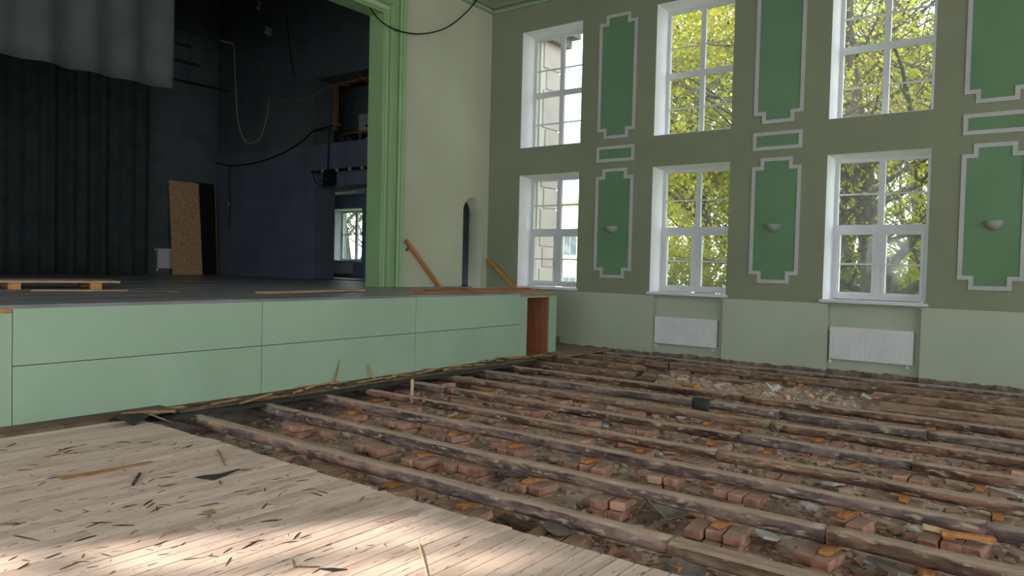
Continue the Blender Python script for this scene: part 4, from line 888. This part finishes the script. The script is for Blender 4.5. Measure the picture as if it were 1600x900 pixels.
for k in range(46):
    x = r_.uniform(3.4, 11.0); y = SY - r_.uniform(.05, .34); a = r_.uniform(-.5, .5); L = r_.uniform(.12, .5)
    o = MB().bevbox((-L / 2, -.018, 0), (L / 2, .018, r_.uniform(.008, .02)), .002).build('splinter', M['splinter_pale' if r_.random() < .75 else 'splinter'], None, (x, y, -.004 + r_.uniform(0, .03)), rot=(r_.uniform(-.1, .1), r_.uniform(-.12, .12), a))
    part = 'left' if x < 5.24 else 'middle' if x < 7.85 else 'right'; size = 'short' if L < .25 else 'long'
    tag(o, '%s wood splinter on the old floor strip below the %s stage panels' % (size, part), 'splinter', '%s splinters on the strip below the %s stage panels' % (size, part))

# ------------------------------------------------------------------ splinters and scraps on the boards
r_ = random.Random(77); SPL = []
for s in range(6):
    rr = random.Random(s); mb = MB(); pts = [(-.5, 0, 0), (-.2, rr.uniform(-.03, .03), .02), (.2, rr.uniform(-.05, .05), .02), (.5, rr.uniform(-.04, .04), 0)]
    rings = [[(x, y - w, 0), (x, y + w, 0), (x, y + w * .7, .05 + z), (x, y - w * .7, .05 + z)] for (x, y, z), w in zip(pts, (.015, .06, .055, .012))]
    SPL.append([mb.loft(rings).mesh('splinter', M[m]) for m in ('splinter', 'splinter_pale')])
cnt = 0
while cnt < 270:
    px, py = r_.uniform(0, 900), 690 + 205 * r_.random() ** 1.4; p = hit(px, py, 2, 0)
    if p.x > XEDGE - .12 or p.y > 7.2 or (px > 500 and r_.random() < .72): continue
    dk = r_.random() < .72; L = .03 + .1 * r_.random() ** 2; o = inst('splinter', r_.choice(SPL)[0 if dk else 1], (p.x, p.y, .0005), (0, 0, r_.gauss(0.2, .7)), (L, L * r_.uniform(.5, .9), L * .6)); cnt += 1
    where = 'near the cut edge of the boards' if p.x > XEDGE - .5 else 'on the boards close to the stage' if p.y > 6.0 else 'on the boards at the left edge of view' if px < 150 else 'on the boards at the bottom of view' if py > 820 else 'in the middle of the board floor'
    size = 'tiny' if L < .045 else 'short' if L < .08 else 'long'; word = '%s %s wood splinter lying %s' % (size, 'dark' if dk else 'pale brown', where)
    tag(o, word, 'splinter', '%s %s splinters %s' % (size, 'dark' if dk else 'pale brown', where))
def flo(px, py, z=0.004): p = hit(px, py, 2, 0); return (p.x, p.y, z)
def flat_poly(name, pix, m, t, label, cat):
    pts = [hit(x, y, 2, 0) for x, y in pix]; c = sum((q for q in pts), Vector()) / len(pts); o = MB().prism([(q.x - c.x, q.y - c.y) for q in pts], 2, 0, t).build(name, M[m], None, (c.x, c.y, .001)); tag(o, label, cat)
flat_poly('felt_scrap', ((305, 747), (320, 744), (343, 742), (374, 734), (352, 744), (334, 751)), 'felt', .008, 'dark grey pointed felt scrap on the boards', 'felt scrap')
flat_poly('wood_lath', ((90, 747), (150, 738), (235, 722), (240, 724), (150, 742), (98, 751)), 'splinter_pale', .01, 'long brown lath lying across the boards', 'lath')
flat_poly('wood_lath', ((205, 759), (209, 760), (221, 741), (217, 740)), 'splinter', .01, 'short dark lath lying askew on the boards', 'lath')
flat_poly('cardboard_scrap', ((316, 800), (332, 796), (337, 800), (325, 806), (318, 805)), 'splinter_pale', .004, 'small brown card scrap on the boards', 'scrap')
flat_poly('paper_scrap', ((20, 838), (62, 846), (30, 838)), 'splinter', .004, 'small dark scrap at left edge of the boards', 'scrap')
stick(hit(340, 704, 2, 0), hit(351, 727, 2, 0.0), .012, 'splinter_pale', 'pale stick near the far edge of the boards'); stick(hit(655, 850, 2, 0.004), hit(669, 903, 2, .004), .006, 'newwood', 'long straw-coloured stick at the bottom of the boards')
flat_poly('black_scrap', ((498, 890), (520, 889), (543, 891), (520, 894)), 'felt', .006, 'thin black scrap at the bottom of the boards', 'scrap')

# pipes and rags along the wall base
tag(MB().tube([(WX - .09, 10, -.16), (WX - .09, RY + .1, -.16)], .045, 10).build('heating_pipe', M['pipe'], smooth=True), 'dark pipe along the foot of the window wall', 'pipe')
for k, (px, yy) in enumerate(((0, 6.2), (0, 3.1))):
    cable('thin_wire', [(WX - .02, yy, .02), (WX - .1, yy - .15, -.04), (WX - .15, yy - .5, -.07), (WX - .2, yy - .9, -.03), (WX - .1, yy - 1.3, -.09)], .006, M['cable_white'], 'thin grey wire on the floor edge below the %s radiator' % ('middle', 'right')[k])
cable('thin_wire', on(2, -.04, (938, 545), (944, 552), (942, 566)), .006, M['cable_white'], 'pale string hanging from the corner floor patch')

# ------------------------------------------------------------------ outside
GZ = -1.3
tag(MB().box((WX + .7, -60, GZ - .2), (90, 80, GZ)).build('ground_outside', M['grass']), 'grass outside the windows', 'lawn', kind='stuff')
wg = empty('building_wing', (14.5, 10.4, GZ)); tag(wg, 'pale rendered wing of the building outside the first window', 'building wing')
wy = 10.28
MB().box((WX + .7 - 14.5, wy - 10.4, 0), (15.42 - 14.5, wy + .3 - 10.4, 8.7)).build('wing_wall', M['ext'], wg)
MB().box((15.25 - 14.5, wy + .3 - 10.4, 0), (15.42 - 14.5, 24 - 10.4, 2.8)).build('wing_wall', M['ext'], wg)
z = 0.0; k = 0
while z < 8.3:
    hgt = .94 if k % 2 else .5; wq = .72 if k % 2 else .6
    MB().bevbox((15.45 - wq - 14.5, wy - .035 - 10.4, z + .012), (15.46 - 14.5, wy + .1 - 10.4, z + hgt - .012), .018).build('quoin', M['ext2'], wg); z += hgt; k += 1
MB().box((WX + .7 - 14.5, wy - .35 - 10.4, 8.6), (15.85 - 14.5, wy + .5 - 10.4, 8.75)).box((WX + .7 - 14.5, wy - .2 - 10.4, 8.35), (15.68 - 14.5, wy + .3 - 10.4, 8.6)).build('eave', M['roof'], wg)
hb = empty('white_house', (36, 22, GZ)); tag(hb, 'white house with small windows seen through the first window', 'building')
MB().box((0, -2.2, 0), (8, 8, 6.6)).build('house_wall', M['ext_white'], hb); MB().prism([(-2.6, 6.6), (8.4, 6.6), (8.4, 6.75), (-2.6, 6.75)], 0, -.4, 8.4).build('roof', M['ext_white'], hb)
for y in (-1.3, .9, 3.1, 5.3):
    for z in (.9, 3.5):
        f_ = MB().box((-.06, y - .5, z), (-.01, y + .5, z + 1.5)).build('window', M['white'], hb)
        for q in (-1, 1): MB().box((-.07, y - .04 + q * .22 - .17, z + .1), (-.061, y + .04 + q * .22 + .17 - .02, z + 1.4)).build('pane', M['house_glass'], f_)
def tree(base, h, tr, seed, leaf, nleaf, label, lean=(0, 0), lsize=.11, spread=1., limbs=(), h0=.25):
    r_ = random.Random(seed); root = empty('tree', base); wood = MB(); tips = []
    def inside(q):      # crowns stop short of the house and of the open yard beside the wing
        if base[0] < 0: return True
        x, y = base[0] + q.x, base[1] + q.y
        return x > 15.6 and (base[1] > 20 and base[0] < 27 or y < x * .66 - 1.4)
    def grow(p, d, L, rad, lev):
        pts = [p]; rr = [rad]; ns = 4 if lev < 2 else 3; q = p.copy(); dd = d.copy()
        for i in range(ns):
            dd = (dd + Vector((r_.uniform(-1, 1), r_.uniform(-1, 1), r_.uniform(-.5, .7))) * (.1 if lev == 0 else .26)).normalized(); q = q + dd * (L / ns); pts.append(q.copy()); rr.append(rad * (1 - .6 * (i + 1) / ns))
            if lev >= 1: tips.append((q.copy(), lev))
            if lev < 4 and (lev > 0 or i >= 0):
                nb = 2 if lev < 3 else 2
                if lev == 0 and (i + 1) / ns < h0: continue
                for _ in range(nb + (1 if lev == 0 else 0)):
                    a = r_.uniform(0, 6.283); side = Vector((math.cos(a), math.sin(a), r_.uniform(-.1, .7))).normalized(); nd = (dd * .45 + side * .85 * spread).normalized()
                    grow(q.copy(), nd, L * r_.uniform(.42, .62), rr[-1] * r_.uniform(.45, .65), lev + 1)
        if rad > .006 and all(inside(q_) for q_ in pts): wood.tube(pts, [max(x, .006) for x in rr], 7 if lev == 0 else 5 if lev < 3 else 3, False)
    grow(Vector((0, 0, -.1)), Vector((lean[0], lean[1], 1)).normalized(), h, tr, 0)
    wood.build('trunk', M['bark'], root, smooth=True); lf = MB()
    tips_ = [t for t, l in tips if l >= 3] or [t for t, l in tips]
    for _ in range(nleaf):
        c = r_.choice(tips_) + Vector((r_.gauss(0, .16), r_.gauss(0, .16), r_.gauss(0, .16))); s = lsize * r_.uniform(.5, 1.2)
        if not inside(c): continue
        a = Vector((r_.gauss(0, 1), r_.gauss(0, 1), r_.gauss(0, 1))).normalized(); b = a.orthogonal().normalized(); t = a.cross(b)
        lf.add([c - b * s, c + t * s * .5, c + b * s, c - t * s * .5], [(0, 1, 2, 3)])
    o = lf.build('foliage', M[leaf], root); o['kind'] = 'stuff'; return tag(root, label, 'tree', 'trees outside the windows')
def tb(px, x): p = hit(px, 430, 0, x); return (x, p.y, GZ)
tree(tb(1374, 19.5), 11, .33, 3, 'leaf_yellow', 15000, 'big dark-trunked tree outside the right windows', (0, .02), .075, 1.0)
tree(tb(1462, 21.5), 10, .28, 8, 'leaf_yellow', 13000, 'leaning tree at the right of the right window', (.05, .28), .075, 1.0)
tree(tb(1112, 25), 9, .2, 12, 'leaf_yellow', 22000, 'yellow-green leafy tree outside the middle windows', (0, 0), .10, 1.0, h0=.1)
tree(tb(1105, 34), 10, .22, 16, 'leaf_green', 16000, 'fresh green tree far behind the middle window', (0, 0), .13, 1.0, h0=.1)
tree(tb(1180, 31), 13, .25, 21, 'leaf_yellow', 18000, 'tall pale tree behind the middle window pier', (0, 0), .13, 1.0, h0=.1)
tree(tb(1310, 30), 12, .25, 26, 'leaf_yellow', 18000, 'distant yellow-green tree at the left of the right window', (0, 0), .13, 1.0, h0=.1)
tree(tb(1420, 34), 13, .25, 31, 'leaf_green', 15000, 'distant green tree behind the leaning tree', (0, 0), .13, 1.0, h0=.1)
tree(tb(552, 26), 10, .25, 36, 'leaf_green', 12000, 'green tree seen through the side room window', (0, 0), .14, 1.0, h0=.1)
sl = empty('street_lamp', (28, 12.7, GZ)); tag(sl, 'street lamp with two white globes outside the middle window', 'street lamp')
MB().tube([(0, 0, 0), (0, 0, 3.75)], .05, 10).tube([(0, -.42, 3.2), (0, .42, 3.2)], .025, 8).build('post', M['pipe'], sl)
for s in (-1, 1): MB().lathe([(.002, -.26), (.13, -.22), (.22, -.12), (.26, 0), (.22, .13), (.13, .22), (.002, .26)], (0, s * .42, 3.62), 16).build('globe', M['bulb'], sl, smooth=True); MB().tube([(0, s * .42, 3.2), (0, s * .42, 3.38)], .05, 8).build('holder', M['pipe'], sl)
for k, (px, x, h, lf, lab) in enumerate(((1040, 22, 2.2, 'leaf_yellow', 'low yellow-green shrub at the left of the middle window'), (1110, 23, 2.4, 'leaf_yellow', 'low yellow-green shrub at the right of the middle window'), (1180, 24, 2.4, 'leaf_green', 'low green shrub behind the wall pier'), (1310, 23, 2.3, 'leaf_green', 'low green shrub at the left of the right window'), (1375, 24, 2.3, 'leaf_yellow', 'low shrub in the middle of the right window'), (1440, 25, 2.4, 'leaf_yellow', 'low yellow-green shrub at the right of the right window'))):
    tree(tb(px, x), h, .05, 50 + k, lf, 6000, lab, (0, 0), .07, 1.1, h0=.05)
tree((-15.0, 15.6, GZ), 12.5, .3, 71, 'leaf_green', 3000, 'tree outside the wall behind the camera', (0, 0), .12, .8)
